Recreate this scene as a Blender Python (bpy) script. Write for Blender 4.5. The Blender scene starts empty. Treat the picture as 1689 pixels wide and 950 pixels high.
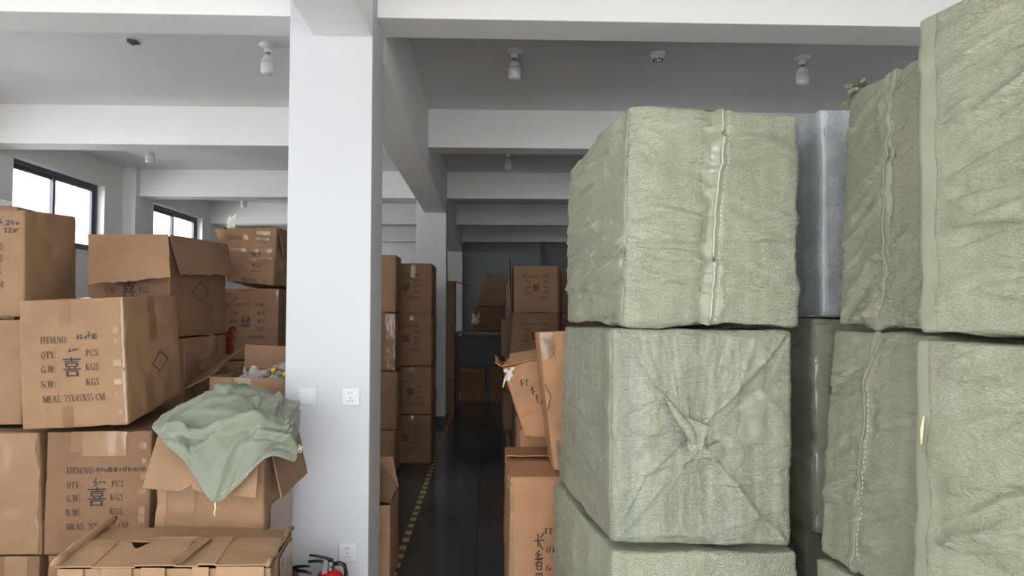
import bpy, bmesh, math, random
import numpy as np
from math import sin, cos, pi, radians
from mathutils import Vector

random.seed(7)
SC = bpy.context.scene
COL = SC.collection

# ------------------------------------------------------------------ camera
cam_d = bpy.data.cameras.new('camera')
cam_d.sensor_width = 36.0
cam_d.lens = 36.0 * 1060 / 1689
cam_d.clip_start = 0.05
cam = bpy.data.objects.new('camera', cam_d)
cam.location = (0, 0, 1.48)
cam.rotation_euler = (radians(90 + 2.269), 0, radians(-2.134))
COL.objects.link(cam)
SC.camera = cam

# ------------------------------------------------------------------ world: bright overcast sky, dimmer ground
W = bpy.data.worlds.new('overcast')
SC.world = W
W.use_nodes = True
nt = W.node_tree
nt.nodes.clear()
wo = nt.nodes.new('ShaderNodeOutputWorld')
bg = nt.nodes.new('ShaderNodeBackground')
tc = nt.nodes.new('ShaderNodeTexCoord')
sx = nt.nodes.new('ShaderNodeSeparateXYZ')
rp = nt.nodes.new('ShaderNodeValToRGB')
mr = nt.nodes.new('ShaderNodeMapRange')
mr.inputs[1].default_value = -1; mr.inputs[2].default_value = 1
nt.links.new(tc.outputs['Generated'], sx.inputs[0])
nt.links.new(sx.outputs['Z'], mr.inputs[0])
nt.links.new(mr.outputs[0], rp.inputs[0])
e = rp.color_ramp.elements
e[0].position = 0.265; e[0].color = (0.16, 0.155, 0.15, 1)      # shaded ground close to the building
e[1].position = 0.54; e[1].color = (0.95, 0.975, 1.0, 1)       # overcast sky
m_ = e.new(0.34); m_.color = (1.0, 0.975, 0.94, 1)             # sunlit yard and houses further off
m_ = e.new(0.50); m_.color = (1.0, 0.985, 0.96, 1)
nt.links.new(rp.outputs[0], bg.inputs[0])
bg.inputs[1].default_value = 6.0
nt.links.new(bg.outputs[0], wo.inputs[0])

# room measures (metres): x right, y away from the camera, z up
XL, XR, YF, YB, ZC = -4.87, 4.40, -1.1, 16.6, 3.43
WIN = [(1.15, 2.75), (3.9, 5.5), (6.73, 8.3), (9.5, 11.1), (12.0, 13.6), (14.5, 16.1)]
WZ0, WZ1 = 2.24, 3.10
SILL = [1.05, 1.05] + [WZ0] * 4          # the first two windows, unseen, reach lower to brighten the left bay
DOOR = (-3.2, 3.0, 3.1)           # shop-front opening behind the camera


def portal(name, loc, rot, sx_, sy_):
    l = bpy.data.lights.new(name, 'AREA')
    l.shape = 'RECTANGLE'; l.size = sx_; l.size_y = sy_
    l.cycles.is_portal = True
    o = bpy.data.objects.new(name, l)
    o.location = loc; o.rotation_euler = rot
    COL.objects.link(o)


portal('entrance_daylight', ((DOOR[0] + DOOR[1]) / 2, YF - 0.3, DOOR[2] / 2), (radians(90), 0, 0), DOOR[1] - DOOR[0], DOOR[2])
for (y0, y1), z0 in zip(WIN, SILL):
    portal('window_daylight', (XL - 0.3, (y0 + y1) / 2, (z0 + WZ1) / 2), (radians(90), 0, radians(-90)), y1 - y0, WZ1 - z0)

# sun from beyond the right-hand wall: it never enters, but lights the house across the alley outside the windows
sun_d = bpy.data.lights.new('sun', 'SUN')
sun_d.energy = 75.0
sun_d.angle = radians(1.0)
sun_o = bpy.data.objects.new('sun', sun_d)
sun_o.rotation_euler = (radians(14), radians(46), 0)
COL.objects.link(sun_o)

SC.view_settings.view_transform = 'Standard'
SC.view_settings.look = 'None'
SC.view_settings.exposure = -0.15
SC.view_settings.gamma = 1.0
SC.view_settings.use_curve_mapping = False


# ------------------------------------------------------------------ materials
def lin(r, g, b):
    f = lambda c: c / 12.92 if c <= .04045 else ((c + .055) / 1.055) ** 2.4
    return (f(r / 255), f(g / 255), f(b / 255), 1)


class M:
    def __init__(s, name):
        s.m = bpy.data.materials.new(name)
        s.m.use_nodes = True
        s.t = s.m.node_tree
        s.b = s.t.nodes['Principled BSDF']
        s.o = s.t.nodes['Material Output']

    def n(s, kind, **kw):
        nd = s.t.nodes.new('ShaderNode' + kind)
        for k, v in kw.items():
            if k.startswith('i_'):
                nd.inputs[k[2:].replace('_', ' ')].default_value = v
            else:
                setattr(nd, k, v)
        return nd

    def l(s, a, b):
        s.t.links.new(a, b)

    def coord(s, scale=(1, 1, 1), out='Object'):
        t = s.n('TexCoord'); mp = s.n('Mapping')
        mp.inputs['Scale'].default_value = scale
        s.l(t.outputs[out], mp.inputs[0])
        return mp.outputs[0]

    def noise(s, vec, scale, detail=3, rough=.55):
        nd = s.n('TexNoise')
        nd.inputs['Scale'].default_value = scale
        nd.inputs['Detail'].default_value = detail
        nd.inputs['Roughness'].default_value = rough
        s.l(vec, nd.inputs['Vector'])
        return nd.outputs['Fac']

    def ramp(s, fac, stops):
        r = s.n('ValToRGB')
        el = r.color_ramp.elements
        while len(el) < len(stops):
            el.new(0.5)
        for e_, (p, c) in zip(el, stops):
            e_.position = p; e_.color = c
        s.l(fac, r.inputs[0])
        return r.outputs[0]

    def mix(s, fac, a, b, mode='MIX'):
        x = s.n('Mix', data_type='RGBA', blend_type=mode)
        for sock, val in ((x.inputs[0], fac), (x.inputs[6], a), (x.inputs[7], b)):
            if isinstance(val, (int, float, tuple)):
                sock.default_value = val
            else:
                s.l(val, sock)
        return x.outputs[2]

    def math(s, op, a, b=0.0):
        x = s.n('Math', operation=op)
        for sock, val in ((x.inputs[0], a), (x.inputs[1], b)):
            if isinstance(val, (int, float)):
                sock.default_value = val
            else:
                s.l(val, sock)
        return x.outputs[0]

    def bump(s, h, dist=.002, strength=1.0):
        b = s.n('Bump')
        b.inputs['Distance'].default_value = dist
        b.inputs['Strength'].default_value = strength
        s.l(h, b.inputs['Height'])
        s.l(b.outputs[0], s.b.inputs['Normal'])

    def set(s, color=None, rough=None, **kw):
        if color is not None:
            if isinstance(color, tuple):
                s.b.inputs['Base Color'].default_value = color
            else:
                s.l(color, s.b.inputs['Base Color'])
        if rough is not None:
            if isinstance(rough, (int, float)):
                s.b.inputs['Roughness'].default_value = rough
            else:
                s.l(rough, s.b.inputs['Roughness'])
        for k, v in kw.items():
            s.b.inputs[k.replace('_', ' ')].default_value = v
        return s


def plain(name, color, rough=.5, **kw):
    return M(name).set(color, rough, **kw).m


def mk_paint(name, c, bump=.0006):
    m = M(name)
    v = m.coord()
    n1 = m.noise(v, .9, 4)
    n2 = m.noise(v, 40, 3)
    a = tuple(x * .94 for x in c[:3]) + (1,)
    col = m.ramp(n1, [(.3, a), (.65, c)])
    m.set(col, .62)
    m.bump(n2, bump, .6)
    return m.m


def mk_card(name, c, dull=1.0):
    m = M(name)
    v = m.coord()
    oi = m.n('ObjectInfo')
    big = m.noise(v, 2.6, 4, .6)
    a = tuple(x * .80 for x in c[:3]) + (1,)
    b = tuple(min(1, x * 1.12) for x in c[:3]) + (1,)
    col = m.ramp(big, [(.28, a), (.5, c), (.74, b)])
    fib = m.noise(m.coord((60, 60, 500)), 1.0, 3, .7)
    col = m.mix(.22, col, m.ramp(fib, [(.3, (.25, .25, .25, 1)), (.7, (.75, .75, .75, 1))]), 'OVERLAY')
    sc = m.noise(m.coord((5, 5, 9)), 1.4, 5, .7)
    col = m.mix(m.math('MULTIPLY', m.ramp(sc, [(.55, (0, 0, 0, 1)), (.8, (1, 1, 1, 1))]), .25), col, tuple(x * .55 for x in c[:3]) + (1,))
    rnd = m.n('MapRange'); m.l(oi.outputs['Random'], rnd.inputs[0])
    rnd.inputs[3].default_value = .9; rnd.inputs[4].default_value = 1.08
    hv = m.n('HueSaturation'); m.l(rnd.outputs[0], hv.inputs['Value']); m.l(col, hv.inputs['Color'])
    m.set(hv.outputs[0], .66)
    m.b.inputs['Specular IOR Level'].default_value = .3
    dent = m.noise(v, 16, 4, .6)
    hh = m.math('ADD', m.math('MULTIPLY', dent, .8), m.math('MULTIPLY', fib, .12))
    m.bump(hh, .0035, .5)
    return m.m


def mk_weave(name, c, rough=.42, streak=.5, tint=.35, pucker=.24, fine_=1.5, thr=.6):
    m = M(name)
    v = m.coord()
    big = m.noise(v, 3.0, 4, .6)
    a = tuple(x * .86 for x in c[:3]) + (1,)
    b = tuple(min(1, x * 1.1) for x in c[:3]) + (1,)
    col = m.ramp(big, [(.3, a), (.55, c), (.75, b)])
    # vertical bands of recycled tape of a slightly different shade
    st = m.noise(m.coord((26, 26, .5)), 1.0, 3, .6)
    col = m.mix(streak * .35, col, m.ramp(st, [(.35, (.3, .3, .3, 1)), (.65, (.68, .68, .68, 1))]), 'OVERLAY')
    st2 = m.noise(m.coord((9, 9, 1.3)), 1.0, 2, .5)
    hue = m.n('TexNoise'); hue.inputs['Scale'].default_value = 1.0
    m.l(m.coord((34, 34, 1.0)), hue.inputs['Vector'])
    col = m.mix(m.math('MULTIPLY', m.ramp(st2, [(thr, (0, 0, 0, 1)), (thr + .12, (1, 1, 1, 1))]), tint), col,
                m.ramp(hue.outputs['Fac'], [(.3, (.20, .30, .33, 1)), (.5, (.36, .28, .32, 1)), (.7, (.30, .36, .30, 1))]))
    # woven tape grid
    sp = m.n('SeparateXYZ'); m.l(v, sp.inputs[0])
    hx = m.math('ADD', sp.outputs[0], sp.outputs[1])
    jig = m.math('MULTIPLY', m.noise(v, 30, 2), 5.0)
    wx = m.math('SINE', m.math('ADD', m.math('MULTIPLY', hx, 2 * pi / .0105), jig))
    wz = m.math('SINE', m.math('ADD', m.math('MULTIPLY', sp.outputs[2], 2 * pi / .0085), jig))
    wv = m.math('MULTIPLY', wx, wz)
    g = m.noise(v, 150, 3, .7)
    col = m.mix(.16, col, m.ramp(m.math('ADD', m.math('MULTIPLY', wv, .2), g), [(.3, (.2, .2, .2, 1)), (.75, (.85, .85, .85, 1))]), 'OVERLAY')
    m.set(col, rough)
    m.b.inputs['Specular IOR Level'].default_value = .5
    fine = m.noise(m.coord((1, 1, 3.4)), 24, 5, .7)
    hh = m.math('ADD', m.math('ADD', m.math('MULTIPLY', wv, pucker), m.math('MULTIPLY', g, .35)), m.math('MULTIPLY', fine, fine_))
    m.bump(hh, .0085, 1.0)
    return m.m


def mk_tape(name, c, alpha, rough=.22, bumpd=.003):
    m = M(name)
    v = m.coord()
    n1 = m.noise(m.coord((1, 1, .45)), 17, 1, .5)
    n2 = m.noise(v, 6, 1, .5)
    m.set(c, rough)
    if alpha < 1:
        m.l(m.math('ADD', m.math('MULTIPLY', n2, .35), alpha - .17), m.b.inputs['Alpha'])
    m.bump(m.math('ADD', n1, n2), bumpd, .8)
    return m.m


def mk_glass():
    m = M('window_glass')
    tr = m.n('BsdfTransparent'); gl = m.n('BsdfGlossy'); mx = m.n('MixShader'); fr = m.n('Fresnel')
    tr.inputs[0].default_value = (.93, .95, .96, 1)
    gl.inputs['Roughness'].default_value = .02
    fr.inputs[0].default_value = 1.45
    m.l(fr.outputs[0], mx.inputs[0]); m.l(tr.outputs[0], mx.inputs[1]); m.l(gl.outputs[0], mx.inputs[2])
    m.l(mx.outputs[0], m.o.inputs[0])
    return m.m


def mk_film(name, tint=(.9, .9, .9, 1)):
    m = M(name)
    v = m.coord()
    n = m.noise(v, 60, 4, .7)
    m.set(tint, .12, Alpha=.32)
    m.bump(n, .006, 1)
    return m.m


def mk_floor():
    m = M('dark_polished_stone')
    v = m.coord()
    n = m.noise(v, 3.5, 6, .65)
    oi = m.n('ObjectInfo')
    col = m.ramp(n, [(.3, lin(46, 46, 48)), (.6, lin(62, 61, 63)), (.8, lin(76, 75, 77))])
    m.set(col, m.math('ADD', m.math('MULTIPLY', m.noise(v, 9, 4), .16), .10))
    m.bump(m.noise(v, 5, 2), .0006, .5)
    return m.m


def mk_stripes():
    m = M('hazard_stripes')
    sp = m.n('SeparateXYZ'); t = m.n('TexCoord'); m.l(t.outputs['Object'], sp.inputs[0])
    ph = m.math('ADD', m.math('MULTIPLY', sp.outputs[1], 1 / .14), m.math('MULTIPLY', sp.outputs[0], 2.2))
    fr = m.math('FRACT', ph)
    k = m.math('GREATER_THAN', fr, .5)
    wear = m.noise(t.outputs['Object'], 18, 5, .7)
    col = m.mix(k, lin(44, 41, 39), lin(160, 136, 84))
    col = m.mix(m.math('MULTIPLY', m.ramp(wear, [(.5, (0, 0, 0, 1)), (.7, (1, 1, 1, 1))]), .5), col, lin(80, 75, 66))
    m.set(col, .55)
    return m.m


WALL = mk_paint('white_wall_paint', (.82, .82, .82, 1))
CEIL = mk_paint('white_ceiling_paint', (.80, .797, .795, 1))
BEAMP = mk_paint('white_beam_paint', (.86, .857, .855, 1))
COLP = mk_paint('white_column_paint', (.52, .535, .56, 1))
FLOORM = mk_floor()
GROUT = plain('dark_joint', lin(40, 40, 41), .7)
BLACKB = plain('black_baseboard', lin(30, 30, 31), .35)
CARD = [mk_card('kraft_cardboard', lin(139, 109, 81)), mk_card('pale_kraft_cardboard', lin(156, 125, 96)),
        mk_card('brown_cardboard', lin(128, 98, 74)), mk_card('orange_kraft_cardboard', lin(176, 132, 96))]
INNER = mk_card('inner_cardboard', lin(142, 111, 85))
INK = plain('brown_black_ink', lin(70, 48, 38), .7)
INKB = plain('black_ink', lin(44, 36, 34), .7)
PEN = plain('marker_ink', lin(52, 42, 38), .6)
TAPE = mk_tape('brown_packing_tape', lin(130, 98, 70), 1, .30, .002)
CLEAR = mk_tape('clear_packing_tape', lin(146, 117, 90), 1, .20, .006)
WEAVE = mk_weave('sage_woven_fabric', lin(169, 171, 149), .34, .5, .15)
WEAVE4 = mk_weave('smooth_sage_woven_fabric', lin(153, 155, 133), .38, .5, .12, .02, 1.3)
WEAVE2 = mk_weave('streaked_sage_woven_fabric', lin(158, 162, 142), .30, 1.3, .42, .16, 1.6, .54)
WEAVE3 = mk_weave('plain_sage_woven_fabric', lin(148, 149, 128), .38, .5, .1, .06, 1.3)
SILVER = mk_weave('silver_grey_woven_fabric', lin(196, 202, 206), .26, .9, .2)
BTAPE = mk_tape('beige_bale_tape', lin(134, 136, 116), 1, .42, .003)
SEAM = plain('seam_cord', lin(168, 168, 150), .5)
GLOSS2 = mk_tape('faint_gloss_film', lin(148, 151, 134), 1, .18, .006)
GLOSS = mk_tape('fold_highlight_pale', lin(214, 220, 222), .62, .12, .002)
SEAMD = plain('olive_seam_cord', lin(142, 142, 120), .5)
THREAD = plain('white_thread', lin(222, 220, 208), .6)
WHITEP = plain('white_plastic', lin(226, 228, 228), .35)
BULBW = plain('frosted_bulb_plastic', lin(228, 229, 232), .3, Subsurface_Weight=.2)
METAL = plain('dull_metal', lin(150, 148, 140), .35, Metallic=1.0)
FRAMEM = plain('dark_window_aluminium', lin(62, 66, 76), .4)
GLASS = mk_glass()
PLATEW = plain('white_plate_plastic', (.60, .612, .63, 1), .35)
FILM = mk_film('clear_plastic_film')
SCRAP = plain('white_torn_tape', lin(226, 222, 214), .4)
DARKP = plain('dark_plastic', lin(30, 29, 30), .4)
RED = plain('red_enamel', lin(176, 32, 38), .25)
DRED = plain('dark_red_enamel', lin(92, 34, 32), .35)
GREYTAG = plain('grey_violet_paper', lin(150, 142, 150), .6)
STRIPES = mk_stripes()


def mk_cloth():
    m = M('pale_green_cloth')
    v = m.coord()
    n = m.noise(v, 4, 4)
    c = lin(121, 126, 109)
    col = m.ramp(n, [(.3, tuple(x * .88 for x in c[:3]) + (1,)), (.7, c)])
    m.set(col, .55)
    m.b.inputs['Sheen Weight'].default_value = .15
    m.bump(m.math('ADD', m.noise(v, 260, 2), m.math('MULTIPLY', m.noise(v, 26, 3), 1.0)), .0025, .5)
    return m.m


CLOTH = mk_cloth()


# ------------------------------------------------------------------ helpers
def name_obj(name, data, mat=None, parent=None):
    o = bpy.data.objects.new(name, data)
    COL.objects.link(o)
    if mat is not None:
        data.materials.append(mat)
    if parent is not None:
        o.parent = parent
    return o


def mesh_obj(name, verts, faces, mat=None, parent=None, smooth=False, wloc=None):
    """verts in world metres; wloc = the parent's world location, taken off."""
    v = np.asarray(verts, float)
    if wloc is not None:
        v = v - np.asarray(wloc)
    me = bpy.data.meshes.new(name)
    if isinstance(faces, np.ndarray):
        faces = faces.tolist()
    me.from_pydata(v.tolist(), [], faces)
    if smooth:
        me.polygons.foreach_set('use_smooth', [True] * len(me.polygons))
    me.update()
    return name_obj(name, me, mat, parent)


def tag(o, label, cat, group=None):
    o['label'] = label
    o['category'] = cat
    if group:
        o['group'] = group
    return o


def empty(name, loc, label=None, cat=None, group=None):
    o = bpy.data.objects.new(name, None)
    o.empty_display_size = .1
    o.location = loc
    COL.objects.link(o)
    if label:
        tag(o, label, cat, group)
    return o


BOXF = [(0, 3, 2, 1), (4, 5, 6, 7), (0, 1, 5, 4), (1, 2, 6, 5), (2, 3, 7, 6), (3, 0, 4, 7)]


class MB:
    """collects shapes into one mesh"""

    def __init__(s):
        s.v = []; s.f = []

    def add(s, v, f):
        k = len(s.v)
        s.v += [tuple(x) for x in v]
        s.f += [tuple(i + k for i in q) for q in f]

    def box(s, x0, x1, y0, y1, z0, z1):
        s.add([(x0, y0, z0), (x1, y0, z0), (x1, y1, z0), (x0, y1, z0), (x0, y0, z1), (x1, y0, z1), (x1, y1, z1), (x0, y1, z1)], BOXF)

    def lathe(s, prof, c=(0, 0, 0), n=24):
        k = len(s.v)
        for r, z in prof:
            for i in range(n):
                a = 2 * pi * i / n
                s.v.append((c[0] + r * cos(a), c[1] + r * sin(a), c[2] + z))
        for j in range(len(prof) - 1):
            for i in range(n):
                a, b = k + j * n + i, k + j * n + (i + 1) % n
                s.f.append((a, b, b + n, a + n))
        s.f.append(tuple(k + i for i in range(n))[::-1])
        s.f.append(tuple(k + (len(prof) - 1) * n + i for i in range(n)))

    def tube(s, pts, r, n=8):
        pts = [Vector(p) for p in pts]
        k = len(s.v)
        rr = r if isinstance(r, (list, tuple)) else [r] * len(pts)
        for i, p in enumerate(pts):
            d = (pts[min(i + 1, len(pts) - 1)] - pts[max(i - 1, 0)]).normalized()
            ref = Vector((0, 0, 1)) if abs(d.z) < .9 else Vector((0, 1, 0))
            a = d.cross(ref).normalized(); b = d.cross(a)
            for j in range(n):
                t = 2 * pi * j / n
                s.v.append(tuple(p + (a * cos(t) + b * sin(t)) * rr[i]))
        for i in range(len(pts) - 1):
            for j in range(n):
                a, b = k + i * n + j, k + i * n + (j + 1) % n
                s.f.append((a, b, b + n, a + n))
        s.f.append(tuple(k + j for j in range(n))[::-1])
        s.f.append(tuple(k + (len(pts) - 1) * n + j for j in range(n)))

    def build(s, name, mat, parent=None, smooth=False, wloc=None):
        return mesh_obj(name, s.v, s.f, mat, parent, smooth, wloc)


def bevel(o, w=.006, seg=2):
    m = o.modifiers.new('bevel', 'BEVEL')
    m.width = w; m.segments = seg; m.limit_method = 'ANGLE'
    return o


def struct(o):
    o['kind'] = 'structure'
    return o


# ---- vectorised value noise
def _h(ix, iy, iz, sd):
    h = (ix * 374761393 + iy * 668265263 + iz * 1440662683 + sd * 974711) & 0xffffffff
    h = ((h ^ (h >> 13)) * 1274126177) & 0xffffffff
    h = ((h ^ (h >> 15)) * 2246822519) & 0xffffffff
    return ((h ^ (h >> 16)) & 0xffffff) / 8388607.5 - 1.0


def vnoise(p, sd=0):
    i = np.floor(p).astype(np.int64)
    f = p - i
    u = f * f * f * (f * (f * 6 - 15) + 10)
    x, y, z = i[..., 0], i[..., 1], i[..., 2]
    ux, uy, uz = u[..., 0], u[..., 1], u[..., 2]
    L = lambda a, b, t: a + (b - a) * t
    return L(L(L(_h(x, y, z, sd), _h(x + 1, y, z, sd), ux), L(_h(x, y + 1, z, sd), _h(x + 1, y + 1, z, sd), ux), uy),
             L(L(_h(x, y, z + 1, sd), _h(x + 1, y, z + 1, sd), ux), L(_h(x, y + 1, z + 1, sd), _h(x + 1, y + 1, z + 1, sd), ux), uy), uz)


def fbm(p, sd=0, o=3):
    s = 0; a = 1; t = 0
    for k in range(o):
        s = s + a * vnoise(p * 2 ** k + 17.3 * k, sd + k); t += a; a *= .5
    return s / t


def sst(a, b, x):
    t = np.clip((x - a) / (b - a), 0, 1)
    return t * t * (3 - 2 * t)


class Hexa:
    """A soft-edged box between eight corners; S() gives the displaced surface, so prints and tapes follow it.
    corners: FLB FRB BRB BLB FLT FRT BRT BLT (front is the side towards the camera)"""

    def __init__(s, c, r=.005, disp=None, seed=0):
        s.c = np.array(c, float); s.r = r; s.disp = disp; s.seed = seed
        c = s.c
        s.ex = (c[1] + c[2] + c[5] + c[6] - c[0] - c[3] - c[4] - c[7]) / 4
        s.ey = (c[2] + c[3] + c[6] + c[7] - c[0] - c[1] - c[4] - c[5]) / 4
        s.ez = (c[4] + c[5] + c[6] + c[7] - c[0] - c[1] - c[2] - c[3]) / 4
        s.L = np.array([np.linalg.norm(a) for a in (s.ex, s.ey, s.ez)])
        s.R = np.stack([s.ex / s.L[0], s.ey / s.L[1], s.ez / s.L[2]])
        s.base = np.array([c[:, 0].mean(), c[:, 1].mean(), c[:, 2].min()])

    def uvw(s, face, a, b):
        o, z = np.ones_like(a), np.zeros_like(a)
        return np.stack({'front': (a, z, b), 'back': (1 - a, o, b), 'left': (z, 1 - a, b), 'right': (o, a, b),
                         'top': (a, b, o), 'bottom': (a, 1 - b, z)}[face], -1)

    def S(s, face, a, b, off=0.0):
        a = np.asarray(a, float); b = np.asarray(b, float)
        p = s.uvw(face, a, b) * s.L
        inn = np.clip(p, s.r, s.L - s.r)
        d = p - inn
        d = d / np.maximum(np.linalg.norm(d, axis=-1, keepdims=True), 1e-9)
        q = inn + d * s.r
        t = q / s.L
        u, v, w = t[..., 0:1], t[..., 1:2], t[..., 2:3]
        c = s.c
        pos = ((c[0] * (1 - u) + c[1] * u) * (1 - v) + (c[3] * (1 - u) + c[2] * u) * v) * (1 - w) + \
              ((c[4] * (1 - u) + c[5] * u) * (1 - v) + (c[7] * (1 - u) + c[6] * u) * v) * w
        h = off
        if s.disp is not None:
            h = h + s.disp(q, face, a, b, s)
            h = h[..., None]
        return pos + (d @ s.R) * h

    def mesh(s, name, mat, parent, step, faces=('front', 'right', 'back', 'left', 'top', 'bottom'), smooth=True):
        ax = []
        for k in range(3):
            n = max(2, int(round(s.L[k] / step[k])))
            L, r = s.L[k], s.r
            t = np.concatenate([[0, r * .4, r], np.linspace(r, L - r, n + 1)[1:-1], [L - r, L - r * .4, L]]) / L
            ax.append(t)
        tu, tv, tw = ax
        axes = {'front': (tu, tw), 'back': ((1 - tu)[::-1], tw), 'left': ((1 - tv)[::-1], tw), 'right': (tv, tw), 'top': (tu, tv), 'bottom': (tu, (1 - tv)[::-1])}
        V = []; F = []; k = 0
        for f in faces:
            A, B = np.meshgrid(*axes[f], indexing='ij')
            p = s.S(f, A, B)
            n, m = A.shape
            idx = np.arange(n * m).reshape(n, m) + k
            F.append(np.stack([idx[:-1, :-1], idx[1:, :-1], idx[1:, 1:], idx[:-1, 1:]], -1).reshape(-1, 4))
            V.append(p.reshape(-1, 3)); k += n * m
        V = np.concatenate(V); F = np.concatenate(F)
        key = np.round(V / 2e-4).astype(np.int64)
        _, first, inv = np.unique(key, axis=0, return_index=True, return_inverse=True)
        inv = inv.reshape(-1)
        V = V[first]; F = inv[F]
        ok = (F[:, 0] != F[:, 1]) & (F[:, 1] != F[:, 2]) & (F[:, 2] != F[:, 3]) & (F[:, 3] != F[:, 0]) & (F[:, 0] != F[:, 2]) & (F[:, 1] != F[:, 3])
        return mesh_obj(name, V, F[ok], mat, parent, smooth, s.base)

    def strip(s, name, face, a0, b0, a1, b1, mat, parent, off=.0018, n=(10, 24), wob=0.0, tear=0.0):
        """a band of tape lying on the face between (a0,b0) and (a1,b1)"""
        A, B = np.meshgrid(np.linspace(0, 1, n[0] + 1), np.linspace(0, 1, n[1] + 1), indexing='ij')
        q = np.stack([A * 3 + s.seed, B * 9, A * 0], -1)
        aa = a0 + (a1 - a0) * A + wob * fbm(q, 5, 2)
        bb = b0 + (b1 - b0) * B
        if tear:
            bb = bb + tear * fbm(np.stack([A * 9 + s.seed, A * 0, A * 0], -1), 3, 2) * np.abs(B - (0 if b0 < b1 else 0))
        p = s.S(face, np.clip(aa, 0, 1), np.clip(bb, 0, 1), off)
        N, K = A.shape
        idx = np.arange(N * K).reshape(N, K)
        F = np.stack([idx[:-1, :-1], idx[1:, :-1], idx[1:, 1:], idx[:-1, 1:]], -1).reshape(-1, 4)
        return mesh_obj(name, p.reshape(-1, 3), F, mat, parent, True, s.base)

    def decal(s, name, face, quads, mat, parent, rot180=False, off=.0018):
        """quads: arrays (n,4,2) of a,b fractions on the face"""
        q = np.array(quads, float)
        if rot180:
            q = 1 - q
        p = s.S(face, q[..., 0], q[..., 1], off)
        F = np.arange(len(q) * 4).reshape(-1, 4)
        return mesh_obj(name, p.reshape(-1, 3), F, mat, parent, False, s.base)


def corners(x0, x1, y0, y1, z0, z1, dx_top=0, dy_top=0):
    return [(x0, y0, z0), (x1, y0, z0), (x1, y1, z0), (x0, y1, z0), (x0 + dx_top, y0 + dy_top, z1), (x1 + dx_top, y0 + dy_top, z1), (x1 + dx_top, y1 + dy_top, z1), (x0 + dx_top, y1 + dy_top, z1)]


def rot_corners(x, y, z, w, d, h, rot):
    """x,y,z front-left-bottom corner, turned by rot degrees about the vertical through it"""
    r = radians(rot)
    a = np.array([cos(r), sin(r), 0]) * w; b = np.array([-sin(r), cos(r), 0]) * d; u = np.array([0, 0, h]); o = np.array([x, y, z])
    return [o, o + a, o + a + b, o + b, o + u, o + a + u, o + a + b + u, o + b + u]


# ------------------------------------------------------------------ a condensed serif stencil alphabet made of quads
def st_(x0, y0, x1, y1, w, wy=None):
    """stroke from (x0,y0) to (x1,y1); w its horizontal width for steep strokes, else its height"""
    if abs(y1 - y0) >= abs(x1 - x0):
        return [(x0 - w / 2, y0), (x0 + w / 2, y0), (x1 + w / 2, y1), (x1 - w / 2, y1)]
    return [(x0, y0 - w / 2), (x1, y1 - w / 2), (x1, y1 + w / 2), (x0, y0 + w / 2)]


def arc_(cx, cy, rx, ry, t0, t1, thick=.15, thin=.06, n=12):
    q = []
    for i in range(n):
        p = []
        for t in (t0 + (t1 - t0) * i / n, t0 + (t1 - t0) * (i + 1) / n):
            c, s = cos(radians(t)), sin(radians(t))
            p.append(((cx + rx * c, cy + ry * s), (cx + (rx - thick) * c, cy + (ry - thin) * s)))
        q.append([p[0][0], p[1][0], p[1][1], p[0][1]])
    return q


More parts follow.
